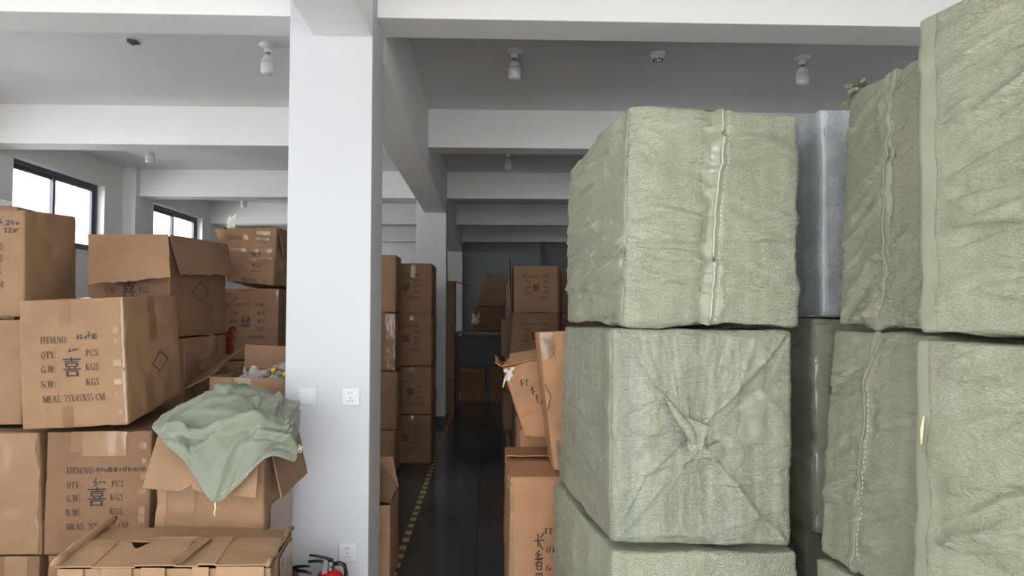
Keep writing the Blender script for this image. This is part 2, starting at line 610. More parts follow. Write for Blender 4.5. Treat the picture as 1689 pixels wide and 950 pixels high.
TH, TN = .19, .075
ser = lambda x, y, w=.30: st_(x - w / 2, y, x + w / 2, y, TN)
G = {
    'I': (.34, [st_(.17, 0, .17, 1, TH), ser(.17, .03), ser(.17, .97)]),
    'T': (.62, [st_(.31, 0, .31, 1, TH), ser(.31, .03), st_(.02, .965, .60, .965, .07), st_(.04, .8, .04, .99, .05), st_(.58, .8, .58, .99, .05)]),
    'E': (.60, [st_(.14, 0, .14, 1, TH), st_(.02, .03, .56, .03, TN), st_(.02, .97, .54, .97, TN), st_(.14, .52, .42, .52, TN), st_(.55, 0, .55, .24, .05), st_(.53, .78, .53, 1, .05), st_(.42, .4, .42, .64, .05)]),
    'M': (.86, [st_(.10, 0, .10, 1, .06), st_(.12, 1, .42, .05, TH), st_(.72, 1, .44, .05, .06), st_(.74, 0, .74, 1, TH), ser(.10, .03, .2), ser(.74, .03), ser(.08, .97, .2), ser(.74, .97)]),
    'N': (.70, [st_(.10, 0, .10, 1, .06), st_(.12, 1, .58, .0, TH), st_(.60, 0, .60, 1, .06), ser(.10, .03, .2), ser(.08, .97, .2), ser(.60, .97, .2)]),
    'O': (.68, arc_(.34, .5, .31, .52, 0, 360, n=18)),
    'Q': (.68, arc_(.34, .5, .31, .52, 0, 360, n=18) + [st_(.30, .06, .62, -.2, .10), st_(.3, .12, .42, -.1, .1)]),
    'C': (.62, arc_(.34, .5, .31, .52, 48, 312) + [st_(.56, .70, .56, 1.0, .06), st_(.53, .05, .58, .24, .05)]),
    'G': (.70, arc_(.34, .5, .31, .52, 48, 318) + [st_(.56, .72, .56, 1.0, .06), st_(.56, 0, .56, .42, TH), ser(.56, .42, .28)]),
    'S': (.50, arc_(.25, .75, .21, .27, 30, 270, .13, .09) + arc_(.25, .25, .21, .29, -150, 90, .13, .09) + [st_(.42, .72, .42, 1, .05), st_(.06, 0, .06, .28, .05)]),
    'P': (.58, [st_(.15, 0, .15, 1, TH), ser(.15, .03), st_(.02, .97, .3, .97, TN), st_(.15, .46, .3, .46, TN)] + arc_(.28, .715, .27, .285, -90, 90)),
    'K': (.68, [st_(.15, 0, .15, 1, TH), ser(.15, .03), ser(.15, .97), st_(.2, .42, .55, .97, .06), st_(.3, .55, .58, .03, TH), ser(.57, .97, .2), ser(.58, .03, .2)]),
    'Y': (.66, [st_(.33, 0, .33, .45, TH), st_(.33, .42, .10, 1, TH), st_(.34, .42, .56, 1, .06), ser(.33, .03), ser(.1, .97, .24), ser(.56, .97, .2)]),
    'W': (.94, [st_(.28, 0, .10, 1, TH), st_(.28, 0, .46, .9, .06), st_(.64, 0, .46, 1, TH), st_(.64, 0, .84, 1, .06), ser(.1, .97, .24), ser(.46, .97, .24), ser(.84, .97, .2)]),
    'X': (.64, [st_(.10, 1, .52, 0, TH), st_(.52, 1, .10, 0, .06), ser(.1, .97, .22), ser(.52, .97, .2), ser(.1, .03, .2), ser(.52, .03, .22)]),
    'A': (.70, [st_(.34, 1, .58, 0, TH), st_(.34, 1, .10, 0, .06), st_(.18, .34, .5, .34, TN), ser(.1, .03, .2), ser(.58, .03, .26)]),
    'D': (.68, [st_(.15, 0, .15, 1, TH), st_(.02, .03, .32, .03, TN), st_(.02, .97, .32, .97, TN)] + arc_(.30, .5, .33, .5, -90, 90)),
    'L': (.58, [st_(.15, 0, .15, 1, TH), ser(.15, .97), st_(.02, .03, .54, .03, TN), st_(.53, 0, .53, .26, .05)]),
    '0': (.50, arc_(.25, .5, .22, .52, 0, 360, .13, .07, 16)),
    '6': (.50, arc_(.25, .3, .22, .32, 0, 360, .13, .07) + arc_(.36, .4, .33, .6, 100, 185, .13, .07, 6)),
    '5': (.50, [st_(.10, .52, .12, 1, .06), st_(.10, .95, .46, .95, .11)] + arc_(.2, .3, .27, .32, -120, 110, .13, .08)),
    '7': (.50, [st_(.04, .94, .48, .94, .11), st_(.46, .92, .2, 0, .11), st_(.05, .76, .05, .98, .05)]),
    '4': (.52, [st_(.36, 0, .36, 1, .12), st_(.02, .28, .5, .28, .08), st_(.03, .28, .36, .98, .06)]),
    ':': (.26, [st_(.13, 0, .13, .15, .13), st_(.13, .5, .13, .65, .13)]),
    '.': (.20, [st_(.09, 0, .09, .15, .13)]),
    ' ': (.30, []),
}


def text_q(t, a0, a1, b, hb):
    """quads for text t fitted between a0 and a1, centred on height b, cap height hb (face fractions)"""
    w = sum(G[c][0] + .05 for c in t) - .05
    q = []; x = 0
    k = (a1 - a0) / w
    for c in t:
        for s_ in G[c][1]:
            q.append([(a0 + (x + px) * k, b - hb / 2 + py * hb) for px, py in s_])
        x += G[c][0] + .05
    return q


XI = [st_(0, .90, 1, .90, .07), st_(.5, .78, .5, 1.0, .10), st_(.12, .785, .88, .785, .06),
      st_(.16, .69, .84, .69, .06), st_(.16, .535, .84, .535, .06), st_(.2, .51, .2, .72, .11), st_(.8, .51, .8, .72, .11),
      st_(.36, .40, .32, .51, .10), st_(.64, .40, .68, .51, .10), st_(0, .385, 1, .385, .065),
      st_(.18, .29, .82, .29, .065), st_(.18, .05, .82, .05, .065), st_(.22, .0, .22, .32, .12), st_(.78, .0, .78, .32, .12)]


def xi_q(a0, a1, b0, b1):
    return [[(a0 + x * (a1 - a0), b0 + y * (b1 - b0)) for x, y in s_] for s_ in XI]


def pen_q(lines, a0, a1, b0, b1, w, asp=1.0):
    """hand-written polylines in a unit box mapped to the face; w pen width in a-fractions, asp = face width / height"""
    q = []
    for ln in lines:
        for (x0, y0), (x1, y1) in zip(ln, ln[1:]):
            p = np.array([a0 + x0 * (a1 - a0), b0 + y0 * (b1 - b0)]); r = np.array([a0 + x1 * (a1 - a0), b0 + y1 * (b1 - b0)])
            d = (r - p) * np.array([asp, 1]); L = np.hypot(*d) or 1
            d = d / L
            nrm = np.array([-d[1] / asp, d[0]]) * w / 2 * asp
            ext = np.array([d[0] / asp, d[1]]) * w * .3 * asp
            q.append([p - nrm - ext, r - nrm + ext, r + nrm + ext, p + nrm - ext])
    return q


def word(hx, face, t, a0, a1, b, hb, parent, rot180=False):
    return hx.decal('printed_word', face, text_q(t, a0, a1, b, hb), INK, parent, rot180)


def standard_print(hx, face, parent, rot180=False, rows='iqgnm', dx=0.0, scribble=None):
    hb = .052
    words = {'i': [('ITEM.NO:', .20, .47, .685)], 'q': [('QTY:', .205, .345, .57), ('PCS', .635, .75, .575)], 'g': [('G.W:', .205, .345, .46), ('KGS', .625, .75, .465)],
             'n': [('N.W:', .205, .345, .345), ('KGS', .625, .75, .35)], 'm': [('MEAS: 75X45X55 CM', .215, .795, .23)]}
    for r_ in rows:
        for t, a0, a1, b_ in words.get(r_, ()):
            word(hx, face, t, a0 + dx, a1 + dx, b_, hb, parent, rot180)
    if 'x' not in rows:
        hx.decal('printed_character', face, xi_q(.41 + dx, .585 + dx, .395, .545), INKB, parent, rot180)


def diamond(hx, face, ca, cb, ra, rb, parent, w=.07):
    p = [(ca - ra, cb), (ca, cb + rb), (ca + ra, cb), (ca, cb - rb)]
    i_ = [(ca - ra * (1 - 2 * w), cb), (ca, cb + rb * (1 - 2 * w)), (ca + ra * (1 - 2 * w), cb), (ca, cb - rb * (1 - 2 * w))]
    q = [[p[k], p[(k + 1) % 4], i_[(k + 1) % 4], i_[k]] for k in range(4)]
    o = []
    for a in q:      # each side in four pieces so that it follows the card
        a = np.array(a)
        for j in range(4):
            t0, t1 = j / 4, (j + 1) / 4
            o.append([a[0] + (a[1] - a[0]) * t0, a[0] + (a[1] - a[0]) * t1, a[3] + (a[2] - a[3]) * t1, a[3] + (a[2] - a[3]) * t0])
    hx.decal('printed_diamond', face, o, INK, parent)


# ------------------------------------------------------------------ cartons
def card_disp(bulge=.006, rough=.003, seed=0):
    def f(q, face, a, b, s):
        k = 4 * a * (1 - a) * 4 * b * (1 - b)
        n = fbm(q * 7 + seed * 3.7, seed, 2)
        n2 = fbm(q * np.array([11, 11, 15]) + seed * 1.7, seed + 9, 2)
        cr = -.9 * rough * np.maximum(0, fbm(q * 15 + seed, seed + 4, 2) - .15) * 3
        bl = bulge if face not in ('top', 'bottom') else -.2 * bulge
        return bl * np.sqrt(np.maximum(k, 0)) * (.7 + .6 * n) + rough * .8 * n + rough * .35 * n2 * np.sqrt(np.maximum(k, 0)) + cr
    return f


_cs = [0]


def carton(c, label, group, mat=0, step=.028, bulge=.005, rough=.0028, open_top=False, r=.005):
    _cs[0] += 1
    sd = _cs[0]
    hx = Hexa(c, r, card_disp(bulge, rough, sd), sd)
    root = empty('cardboard_box', hx.base, label, 'box', group)
    faces = ('front', 'right', 'back', 'left', 'top', 'bottom')
    if open_top:
        faces = ('front', 'right', 'back', 'left', 'bottom')
    step = step * .6 if step < .03 else step
    o = hx.mesh('carton_body', CARD[mat], root, (step, step, step), faces, smooth=True)
    if open_top:
        m = o.modifiers.new('wall', 'SOLIDIFY'); m.thickness = .006; m.offset = -1
    return hx, root


def panel(name, p00, p10, p11, p01, mat, parent, wloc, n=(16, 10), thick=.006, noise=.004, seed=0, edge=None, bow=0.0, ragged=0.0):
    """a flap of card: p00-p10 is its hinge, p01-p11 its free edge; edge(u) shortens it"""
    A, B = np.meshgrid(np.linspace(0, 1, n[0] + 1), np.linspace(0, 1, n[1] + 1), indexing='ij')
    if edge is not None:
        B = B * np.array([[edge(x)] for x in A[:, 0]])
    p00, p10, p11, p01 = [np.array(x, float) for x in (p00, p10, p11, p01)]
    a, b = A[..., None], B[..., None]
    P = (p00 * (1 - a) + p10 * a) * (1 - b) + (p01 * (1 - a) + p11 * a) * b
    nrm = np.cross(p10 - p00, p01 - p00); nrm = nrm / np.linalg.norm(nrm)
    q = P * 9 + seed * 5.1
    h = noise * fbm(q, seed, 3) * np.minimum(1, B * 3) + bow * np.sin(pi * B) * .5 + bow * B * B
    P = P + nrm * h[..., None]
    if ragged:
        d = (p01 - p00) / np.linalg.norm(p01 - p00)
        P = P + d * (ragged * fbm(np.stack([A * 14 + seed, A * 0, A * 0], -1), seed + 2, 3) * B)[..., None]
        d2 = (p10 - p00) / np.linalg.norm(p10 - p00)
        P = P + d2 * (ragged * .7 * fbm(np.stack([B * 8 + seed, B * 0 + A * 2, B * 0], -1), seed + 3, 3) * B)[..., None]
    V0 = P - nrm * thick / 2; V1 = P + nrm * thick / 2
    N, K = A.shape
    i0 = np.arange(N * K).reshape(N, K); i1 = i0 + N * K
    F = [np.stack([i1[:-1, :-1], i1[1:, :-1], i1[1:, 1:], i1[:-1, 1:]], -1).reshape(-1, 4),
         np.stack([i0[:-1, :-1], i0[:-1, 1:], i0[1:, 1:], i0[1:, :-1]], -1).reshape(-1, 4)]
    for e0, e1 in ((i0[:, 0], i1[:, 0]), (i1[:, -1], i0[:, -1]), (i1[0, :], i0[0, :]), (i0[-1, :], i1[-1, :])):
        F.append(np.stack([e0[:-1], e0[1:], e1[1:], e1[:-1]], -1))
    V = np.concatenate([V0.reshape(-1, 3), V1.reshape(-1, 3)])
    o = mesh_obj(name, V, np.concatenate(F), mat, parent, True, wloc)
    m = o.modifiers.new('edge', 'EDGE_SPLIT'); m.split_angle = radians(40)
    return o


def crumple(name, c, size, mat, parent=None, wloc=None, seed=0, n=(18, 14), flat=1.0, label=None):
    """a loose crumpled scrap of film or tape"""
    A, B = np.meshgrid(np.linspace(-1, 1, n[0]), np.linspace(-1, 1, n[1]), indexing='ij')
    q = np.stack([A * 1.6 + seed, B * 1.6, A * 0 + seed], -1)
    x = A * size[0] * (1 + .5 * vnoise(q * 1.3, seed)) ; z = B * size[2] * (1 + .5 * vnoise(q * 1.3 + 9, seed + 1))
    y = size[1] * (vnoise(q * 1.5, seed + 2) + .7 * np.abs(vnoise(q * 3, seed + 3)))
    P = np.stack([x, y, z], -1) + np.array(c)
    idx = np.arange(A.size).reshape(A.shape)
    F = np.stack([idx[:-1, :-1], idx[1:, :-1], idx[1:, 1:], idx[:-1, 1:]], -1).reshape(-1, 4)
    o = mesh_obj(name, P.reshape(-1, 3), F, mat, parent, False, wloc)
    m = o.modifiers.new('thick', 'SOLIDIFY'); m.thickness = .0012
    return o


# ================================================================== SETTING
fl = MB(); fl.box(XL - .25, XR + .25, YF - .25, YB + .25, -.16, -.012)
floor = struct(fl.build('floor', GROUT))
TS = .8
tile_me = None
y = 3.83 - 8 * TS
k = 0
while y < YB - .01:
    x = XL
    while x < XR - .01:
        w, d = min(TS, XR - x), min(TS, YB - y)
        y0 = max(y, YF)
        b = MB(); g = .0015
        if tile_me is None or w < TS - 1e-6 or d < TS - 1e-6 or y0 > y:
            b.box(g, w - g, y0 - y + g, d - g, -.014, 0)
            o = b.build('floor_tile', FLOORM, floor)
            if w >= TS - 1e-6 and d >= TS - 1e-6 and y0 == y and tile_me is None:
                tile_me = o.data
        else:
            o = name_obj('floor_tile', tile_me, None, floor)
        o.location = (x, y, .0004 * ((k * 7) % 3))
        x += TS; k += 1
    y += TS

cb = MB(); cb.box(XL - .25, XR + .25, YF - .25, YB + .25, ZC, ZC + .16)
struct(cb.build('ceiling', CEIL))

wl = MB()
ys = [YF - .25]
for (y0, y1), z0 in zip(WIN, SILL):
    wl.box(XL - .22, XL, ys[-1], y0, 0, ZC)
    wl.box(XL - .22, XL, y0, y1, 0, z0)
    wl.box(XL - .22, XL, y0, y1, WZ1, ZC)
    ys.append(y1)
wl.box(XL - .22, XL, ys[-1], YB + .25, 0, ZC)
struct(wl.build('wall_left', WALL))
b = MB(); b.box(XR, XR + .22, YF - .25, YB + .25, 0, ZC); struct(b.build('wall_right', WALL))
b = MB(); b.box(XL, XR, YB, YB + .22, 0, ZC); struct(b.build('wall_back', WALL))
b = MB()
b.box(XL, DOOR[0], YF - .22, YF, 0, ZC); b.box(DOOR[1], XR, YF - .22, YF, 0, ZC); b.box(DOOR[0], DOOR[1], YF - .22, YF, DOOR[2], ZC)
struct(b.build('wall_front', WALL))

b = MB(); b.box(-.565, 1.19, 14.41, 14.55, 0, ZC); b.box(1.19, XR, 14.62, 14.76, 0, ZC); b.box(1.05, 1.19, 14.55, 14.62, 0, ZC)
struct(b.build('wall_partition', mk_paint('slate_grey_wall', (.20, .215, .235, 1))))  # one even slate grey, darker than the other walls
# piers on the left wall, columns, beams
PY = (8.7, 14.2)
for y in (3.14,) + PY:
    b = MB(); b.box(XL, XL + .17, y, y + .42, 0, ZC); struct(bevel(b.build('wall_pier', WALL), .004))
for i, y in enumerate((3.14, 8.72, 14.2)):
    z1 = ZC
    b = MB(); b.box(-.974, -.57, y, y + .32, 0, z1)
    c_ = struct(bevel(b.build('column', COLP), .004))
    if i > 0:
        b = MB()
        b.box(-.982, -.562, y - .008, y + .328, 0, .10)
        b.build('column_baseboard', BLACKB, c_)
# long beam over the columns, in lengths between them
for y0, y1 in ((YF, 3.139), (3.461, 8.719), (9.041, 14.199), (14.521, YB)):
    b = MB(); b.box(-.86, -.571, y0, y1, 2.845, ZC); struct(bevel(b.build('long_beam', BEAMP), .004))
# cross beams: right bay and left bay
for i, y in enumerate((.47, 3.27, 6.08, 8.80, 11.42, 14.12)):
    zb = 3.0 if i < 2 else 3.06
    b = MB(); b.box(-.5705, XR, y, y + .24, zb, ZC); struct(bevel(b.build('cross_beam', BEAMP), .004))
    xr = -.9745 if i in (1, 3, 5) else -.8605
    b = MB(); b.box(XL, xr, y, y + .24, zb, ZC); struct(bevel(b.build('cross_beam', BEAMP), .004))

for nm, (x0, x1, y0, y1) in (('baseboard_left', (XL, XL + .012, YF, YB)), ('baseboard_right', (XR - .012, XR, YF, YB)), ('baseboard_back', (XL, XR, YB - .012, YB))):
    b = MB(); b.box(x0, x1, y0, y1, 0, .1); struct(b.build(nm, BLACKB))

# windows: dark aluminium sliding windows set 9 cm into the wall
for i, (y0, y1) in enumerate(WIN):
    WZ0 = SILL[i]
    w = empty('window_%d' % (i + 1), (XL - .12, (y0 + y1) / 2, WZ0)); struct(w)
    wl_ = w.location
    xa, xb = XL - .16, XL - .09
    b = MB()
    b.box(xa, xb, y0, y1, WZ0, WZ0 + .05); b.box(xa, xb, y0, y1, WZ1 - .05, WZ1)
    b.box(xa, xb, y0, y0 + .05, WZ0 + .05, WZ1 - .05); b.box(xa, xb, y1 - .05, y1, WZ0 + .05, WZ1 - .05)
    b.build('window_frame', FRAMEM, w, wloc=wl_)
    ym = (y0 + y1) / 2
    for (ya, yc, dx) in ((y0 + .05, ym + .03, .0), (ym - .03, y1 - .05, .028)):
        b = MB(); x0, x1 = xa + .008 + dx, xa + .032 + dx
        b.box(x0, x1, ya, ya + .045, WZ0 + .05, WZ1 - .05); b.box(x0, x1, yc - .045, yc, WZ0 + .05, WZ1 - .05)
        b.box(x0, x1, ya + .045, yc - .045, WZ0 + .05, WZ0 + .09); b.box(x0, x1, ya + .045, yc - .045, WZ1 - .09, WZ1 - .05)
        s_ = b.build('sash', FRAMEM, w, wloc=wl_)
        p = MB(); xm = (x0 + x1) / 2
        p.add([(xm, ya + .045, WZ0 + .09), (xm, yc - .045, WZ0 + .09), (xm, yc - .045, WZ1 - .09), (xm, ya + .045, WZ1 - .09)], [(0, 1, 2, 3)])
        p.build('pane', GLASS, s_, wloc=wl_)
    b = MB(); b.box(XL - .09, XL + .012, y0 - .02, y1 + .02, WZ0 - .03, WZ0 + .004); b.build('window_sill', WALL, w, wloc=wl_)

# ================================================================== CEILING FITTINGS
ROSE = [(.062, 0), (.062, -.010), (.05, -.014), (.034, -.018), (.028, -.024)]


def make_lamp(x, y, label):
    r = empty('ceiling_bulb', (x, y, ZC), label, 'lamp', 'bare bulbs under the ceiling')
    parts = [('ceiling_rose', ROSE, WHITEP), ('lamp_holder', [(.028, -.020), (.028, -.05), (.023, -.058)], WHITEP),
             ('screw_cap', [(.017, -.05), (.018, -.062), (.016, -.066), (.018, -.072), (.017, -.08)], METAL),
             ('bulb_neck', [(.022, -.078), (.034, -.095), (.044, -.112), (.047, -.122)], WHITEP),
             ('bulb_diffuser', [(.0475, -.122), (.0475, -.19), (.045, -.205), (.036, -.214), (.02, -.218), (.001, -.219)], BULBW)]
    for nm, pf, mt in parts:
        b = MB(); b.lathe([(a, z) for a, z in pf]); b.build(nm, mt, r, True)
    return r


L0 = make_lamp(.193, 4.70, 'white bulb on the dark ceiling, beside the column, shadow trailing towards it')
for x, y, lb in ((2.39, 4.74, 'white bulb on the dark ceiling above the tall green bales'),
                 (-1.60, 4.66, 'white bulb on the lighter ceiling just beside the white column'),
                 (-3.90, 7.50, 'small white bulb seen below the first beam near the windows'),
                 (-4.0, 10.62, 'tip of a white bulb peeping below the second beam by the windows'),
                 (.24, 7.72, 'dim bulb in the deep shade behind the second beam of the aisle')):
    r = L0.copy(); COL.objects.link(r); r.location = (x, y, ZC)
    r['label'] = lb
    for c in list(L0.children):
        d = c.copy(); COL.objects.link(d); d.parent = r

sd = empty('smoke_detector', (1.27, 4.70, ZC), 'small round white smoke detector on the dark ceiling between two bulbs', 'detector')
b = MB(); b.lathe([(.055, 0), (.055, -.022), (.05, -.03)]); b.build('detector_base', WHITEP, sd, True)
b = MB(); b.lathe([(.034, -.029), (.038, -.034), (.038, -.040), (.02, -.058), (.001, -.06)]); b.build('detector_head', WHITEP, sd, True)
b = MB()
for i in range(8):
    a = 2 * pi * i / 8
    b.lathe([(.0055, -.046), (.0055, -.060)], (.033 * cos(a), .033 * sin(a), 0), 6)
b.build('sensor_slots', DARKP, sd)

cf = empty('ceiling_bracket', (-2.60, 4.62, ZC), 'flat white ceiling fitting with a dark end, above the carton pile', 'fitting')
b = MB(); b.box(-.09, .035, -.035, .035, -.018, 0); bevel(b.build('mounting_plate', WHITEP, cf), .004)
b = MB(); b.add([(.035, -.035, -.022), (.085, -.015, -.010), (.085, .045, -.010), (.035, .035, -.022), (.035, -.035, 0), (.085, -.015, 0), (.085, .045, 0), (.035, .035, 0)], BOXF)
b.build('dark_end', plain('grey_plastic', lin(96, 96, 98), .5), cf)

# ================================================================== COLUMN PLATES
def plate(x, z, label, cat, kind):
    y = 3.14
    r = empty('light_switch' if kind == 's' else 'wall_socket', (x, y, z), label, cat, None if kind == 's' else 'sockets on the column')
    h = .043
    b = MB(); b.box(-h, h, -.009, 0, -h, h)
    bevel(b.build('cover_plate', PLATEW, r), .003)
    if kind == 's':
        for s_ in (-1, 1):
            b = MB(); x0, x1 = (.002, .031) if s_ > 0 else (-.031, -.002)
            b.add([(x0, -.0135, -.031), (x1, -.0135, -.031), (x1, -.008, -.031), (x0, -.008, -.031), (x0, -.0095, .031), (x1, -.0095, .031), (x1, -.008, .031), (x0, -.008, .031)], BOXF)
            b.build('rocker', PLATEW, r)
    else:
        b = MB(); b.box(-.033, .033, -.0105, -.008, -.033, .033); bevel(b.build('socket_face', PLATEW, r), .0015)
        b = MB()
        for sx_, sz, tilt in ((-.0065, .018, 0), (.0065, .018, 0), (0, -.004, 0), (-.008, -.020, .5), (.008, -.020, -.5)):
            dx = .0035 * tilt * 2
            b.add([(sx_ - .0014 - dx, -.0109, sz - .005), (sx_ + .0014 - dx, -.0109, sz - .005), (sx_ + .0014 + dx, -.0109, sz + .005), (sx_ - .0014 + dx, -.0109, sz + .005)], [(0, 1, 2, 3)])
        b.build('socket_slots', DARKP, r)


plate(-.867, 1.084, 'white square two-rocker light switch on the column', 'switch', 's')
plate(-.659, 1.081, 'white five-hole wall socket on the column level with the light switch', 'socket', 'k')
plate(-.667, .344, 'white five-hole wall socket low on the column above the fire extinguisher', 'socket', 'k')

# hazard tape on the floor
for x, lb in ((-.535, 'worn yellow and black hazard tape on the floor beside the far carton stack'),
              (.235, 'worn yellow and black hazard tape on the floor under the carton stacks by the bales')):
    b = MB(); b.box(-.022, .022, 0, 9.3, .0012, .0020)
    o = b.build('floor_marking_tape', STRIPES); o.location = (x, 3.2, 0)
    tag(o, lb, 'tape', 'hazard tapes on the floor')

# ================================================================== CARTON PILE ON THE LEFT
GL = 'cardboard boxes piled left of the column'


def tape_v(hx, face='front', a=.5, wid=.12, top=.16, bot=.2, parent=None, mat=None):
    mat = mat or TAPE
    if top: hx.strip('packing_tape', face, a - wid / 2, 1 - top, a + wid / 2, .999, mat, parent, n=(6, 10), wob=.006)
    if bot: hx.strip('packing_tape', face, a - wid / 2, .001, a + wid / 2, bot, mat, parent, n=(6, 10), wob=.006)


def edge_glints(hx, face, a, parent, seed, n=5, b0=.06, b1=.96):
    """short clear tape ends that wrap the upright edge"""
    rnd = random.Random(seed)
    for i in range(n):
        b = b0 + (b1 - b0) * (i + .5 * rnd.random()) / n
        w = .045 + .03 * rnd.random(); h = .035 + .03 * rnd.random()
        a0 = a - w if a > .5 else a
        hx.strip('clear_tape', face, a0, b, min(.998, a0 + w), min(.998, b + h), CLEAR, parent, n=(6, 6), wob=.01, off=.002)


# A: the taped carton in the middle of the pile
hA, rA = carton([(-1.957, 2.80, .990), (-1.522, 2.80, 1.008), (-1.528, 3.30, 1.085), (-1.957, 3.30, 1.07),
                 (-1.990, 2.80, 1.534), (-1.557, 2.80, 1.552), (-1.576, 3.30, 1.574), (-2.00, 3.30, 1.56)],
                'taped closed carton with printed lettering and a diamond, topmost in front of the open one', GL, 0, .02, .008)
standard_print(hA, 'front', rA, rows='iqgnm')
tape_v(hA, 'front', .44, .10, .19, .17, rA)
hA.strip('clear_tape', 'front', .972, .02, .999, .99, CLEAR, rA, n=(5, 40), wob=.008)
edge_glints(hA, 'front', .965, rA, 3, 7)
hA.strip('clear_tape', 'right', .002, .02, .05, .98, CLEAR, rA, n=(5, 40), wob=.01)
hA.decal('handwriting', 'front', pen_q([[(0, .25), (.06, .7), (.10, .3), (.02, .2)], [(.16, .6), (.24, .65), (.18, .2), (.30, .3)], [(.36, .25), (.50, .55), (.44, .15)], [(.5, .5), (.66, .6)], [(.58, .95), (.60, .25)], [(.64, 1.0), (.66, .9)],
                                       [(.74, .65), (1, .7)], [(.76, .4), (.98, .45)], [(.74, .15), (1, .2)], [(.86, .8), (.88, .1)], [(.80, .6), (.78, .2)]], .555, .745, .675, .735, .010, .82), PEN, rA)
hA.decal('handwriting', 'front', pen_q([[(.16, .9), (.0, .3), (.15, .1), (.28, .4), (.08, .35)], [(.45, .3), (.36, .5), (.5, .7), (.58, .45), (.45, .3)], [(.62, .45), (.74, .75), (.86, .6), (.74, .45), (.66, .55)], [(.86, .6), (1, .75)]], .475, .57, .585, .62, .008, .82), PEN, rA)
diamond(hA, 'right', .57, .40, .155, .10, rA)
hA.strip('packing_tape', 'right', .42, .60, .55, .999, TAPE, rA, n=(6, 14), wob=.02)
hA.strip('packing_tape', 'right', .30, .001, .42, .33, TAPE, rA, n=(6, 14), wob=.01)
hA.strip('packing_tape', 'top', .38, .0, .5, 1, TAPE, rA, n=(6, 20))

# I: the carton right under it
hI, rI = carton([(-1.888, 2.85, .452), (-1.452, 2.85, .452), (-1.452, 3.45, .452), (-1.888, 3.45, .452),
                 (-1.888, 2.85, .972), (-1.448, 2.85, .975), (-1.45, 3.45, .985), (-1.888, 3.45, .985)],
                'printed carton directly under the taped closed one, beside the cloth-covered box', GL, 2, .02, .008)
standard_print(hI, 'front', rI)
tape_v(hI, 'front', .55, .42, .20, 0, rI, CLEAR)
tape_v(hI, 'front', .30, .14, .17, 0, rI)
edge_glints(hI, 'front', .96, rI, 5, 7)
hI.decal('handwriting', 'front', pen_q([[(.0, .2), (.03, .8)], [(.05, .1), (.07, .9)], [(.02, .5), (.10, .55)], [(.13, .2), (.12, .8)], [(.15, .7), (.20, .2), (.22, .4)], [(.26, .1), (.28, .9)], [(.24, .6), (.34, .65)], [(.25, .3), (.34, .35)], [(.32, .1), (.31, .9)],
                                       [(.38, .2), (.37, .7), (.44, .7), (.43, .2), (.38, .2)], [(.41, .1), (.41, .8)], [(.48, .5), (.52, .6), (.5, .3), (.48, .5)], [(.56, .2), (.58, .8)], [(.55, .5), (.63, .6)], [(.61, .1), (.62, .9)],
                                       [(.68, .1), (.67, .9)], [(.66, .5), (.73, .6)], [(.72, .2), (.71, .7)], [(.76, .3), (.79, .8)], [(.82, .2), (.80, .7), (.86, .6), (.85, .2), (.82, .2)], [(.90, .2), (.91, .7)], [(.89, .5), (.95, .55)], [(.96, .2), (.95, .7), (1, .7), (.99, .2), (.96, .2)]],
                                       .48, .945, .665, .715, .009, .84), PEN, rI)
hI.decal('handwriting', 'front', pen_q([[(.25, 1), (.05, .4), (.1, 0), (.3, .15), (.28, .45), (.1, .4)], [(.5, .4), (.55, .5), (.62, .4), (.55, .3), (.5, .4)], [(.8, .4), (.86, .5), (.92, .4), (.86, .3), (.8, .4)]], .46, .58, .56, .625, .009, .84), PEN, rI)

# J: left neighbour, B above it, C above B
hJ, rJ = carton([(-2.37, 2.87, .446), (-1.908, 2.87, .446), (-1.908, 3.5, .446), (-2.37, 3.5, .446),
                 (-2.38, 2.87, .97), (-1.935, 2.87, .968), (-1.935, 3.5, .97), (-2.38, 3.5, .97)],
                'carton cut by the picture edge, with letter ends and creased clear tape', GL, 2, .022, .009)
for i, t in enumerate(('IK', 'YN', 'CO', 'AD', 'LLI')):
    word(hJ, 'front', t, .475 - .065 * len(t), .475, .735 - .113 * i, .06, rJ)
hJ.strip('clear_tape', 'front', .60, .01, .98, .99, CLEAR, rJ, n=(10, 30), wob=.03)
hB, rB = carton([(-2.53, 2.96, .985), (-2.075, 2.96, .985), (-2.075, 3.55, .985), (-2.53, 3.55, .985),
                 (-2.53, 2.96, 1.452), (-2.075, 2.96, 1.452), (-2.075, 3.55, 1.452), (-2.53, 3.55, 1.452)],
                'carton half hidden behind the taped one, only PCS KGS KGS 60 showing', GL, 0, .025, .007)
word(hB, 'front', 'PCS', .665, .785, .66, .062, rB)
word(hB, 'front', 'KGS', .645, .78, .545, .062, rB)
word(hB, 'front', 'KGS', .64, .775, .43, .062, rB)
word(hB, 'front', '60', .65, .72, .315, .062, rB)
hC, rC = carton([(-2.62, 3.06, 1.463), (-2.146, 3.06, 1.463), (-2.147, 3.44, 1.463), (-2.62, 3.44, 1.463),
                 (-2.62, 3.06, 1.962), (-2.158, 3.06, 1.962), (-2.165, 3.44, 1.988), (-2.62, 3.44, 1.99)],
                'tall-standing carton by the window with handwritten 240 and 220', GL, 0, .02, .007)
word(hC, 'front', 'PCS', .675, .80, .655, .06, rC)
word(hC, 'front', 'KGS', .665, .80, .545, .06, rC)
word(hC, 'front', 'KGS', .655, .785, .425, .06, rC)
word(hC, 'front', 'MEAS: 75X45X55 CM', .25, .805, .305, .06, rC)
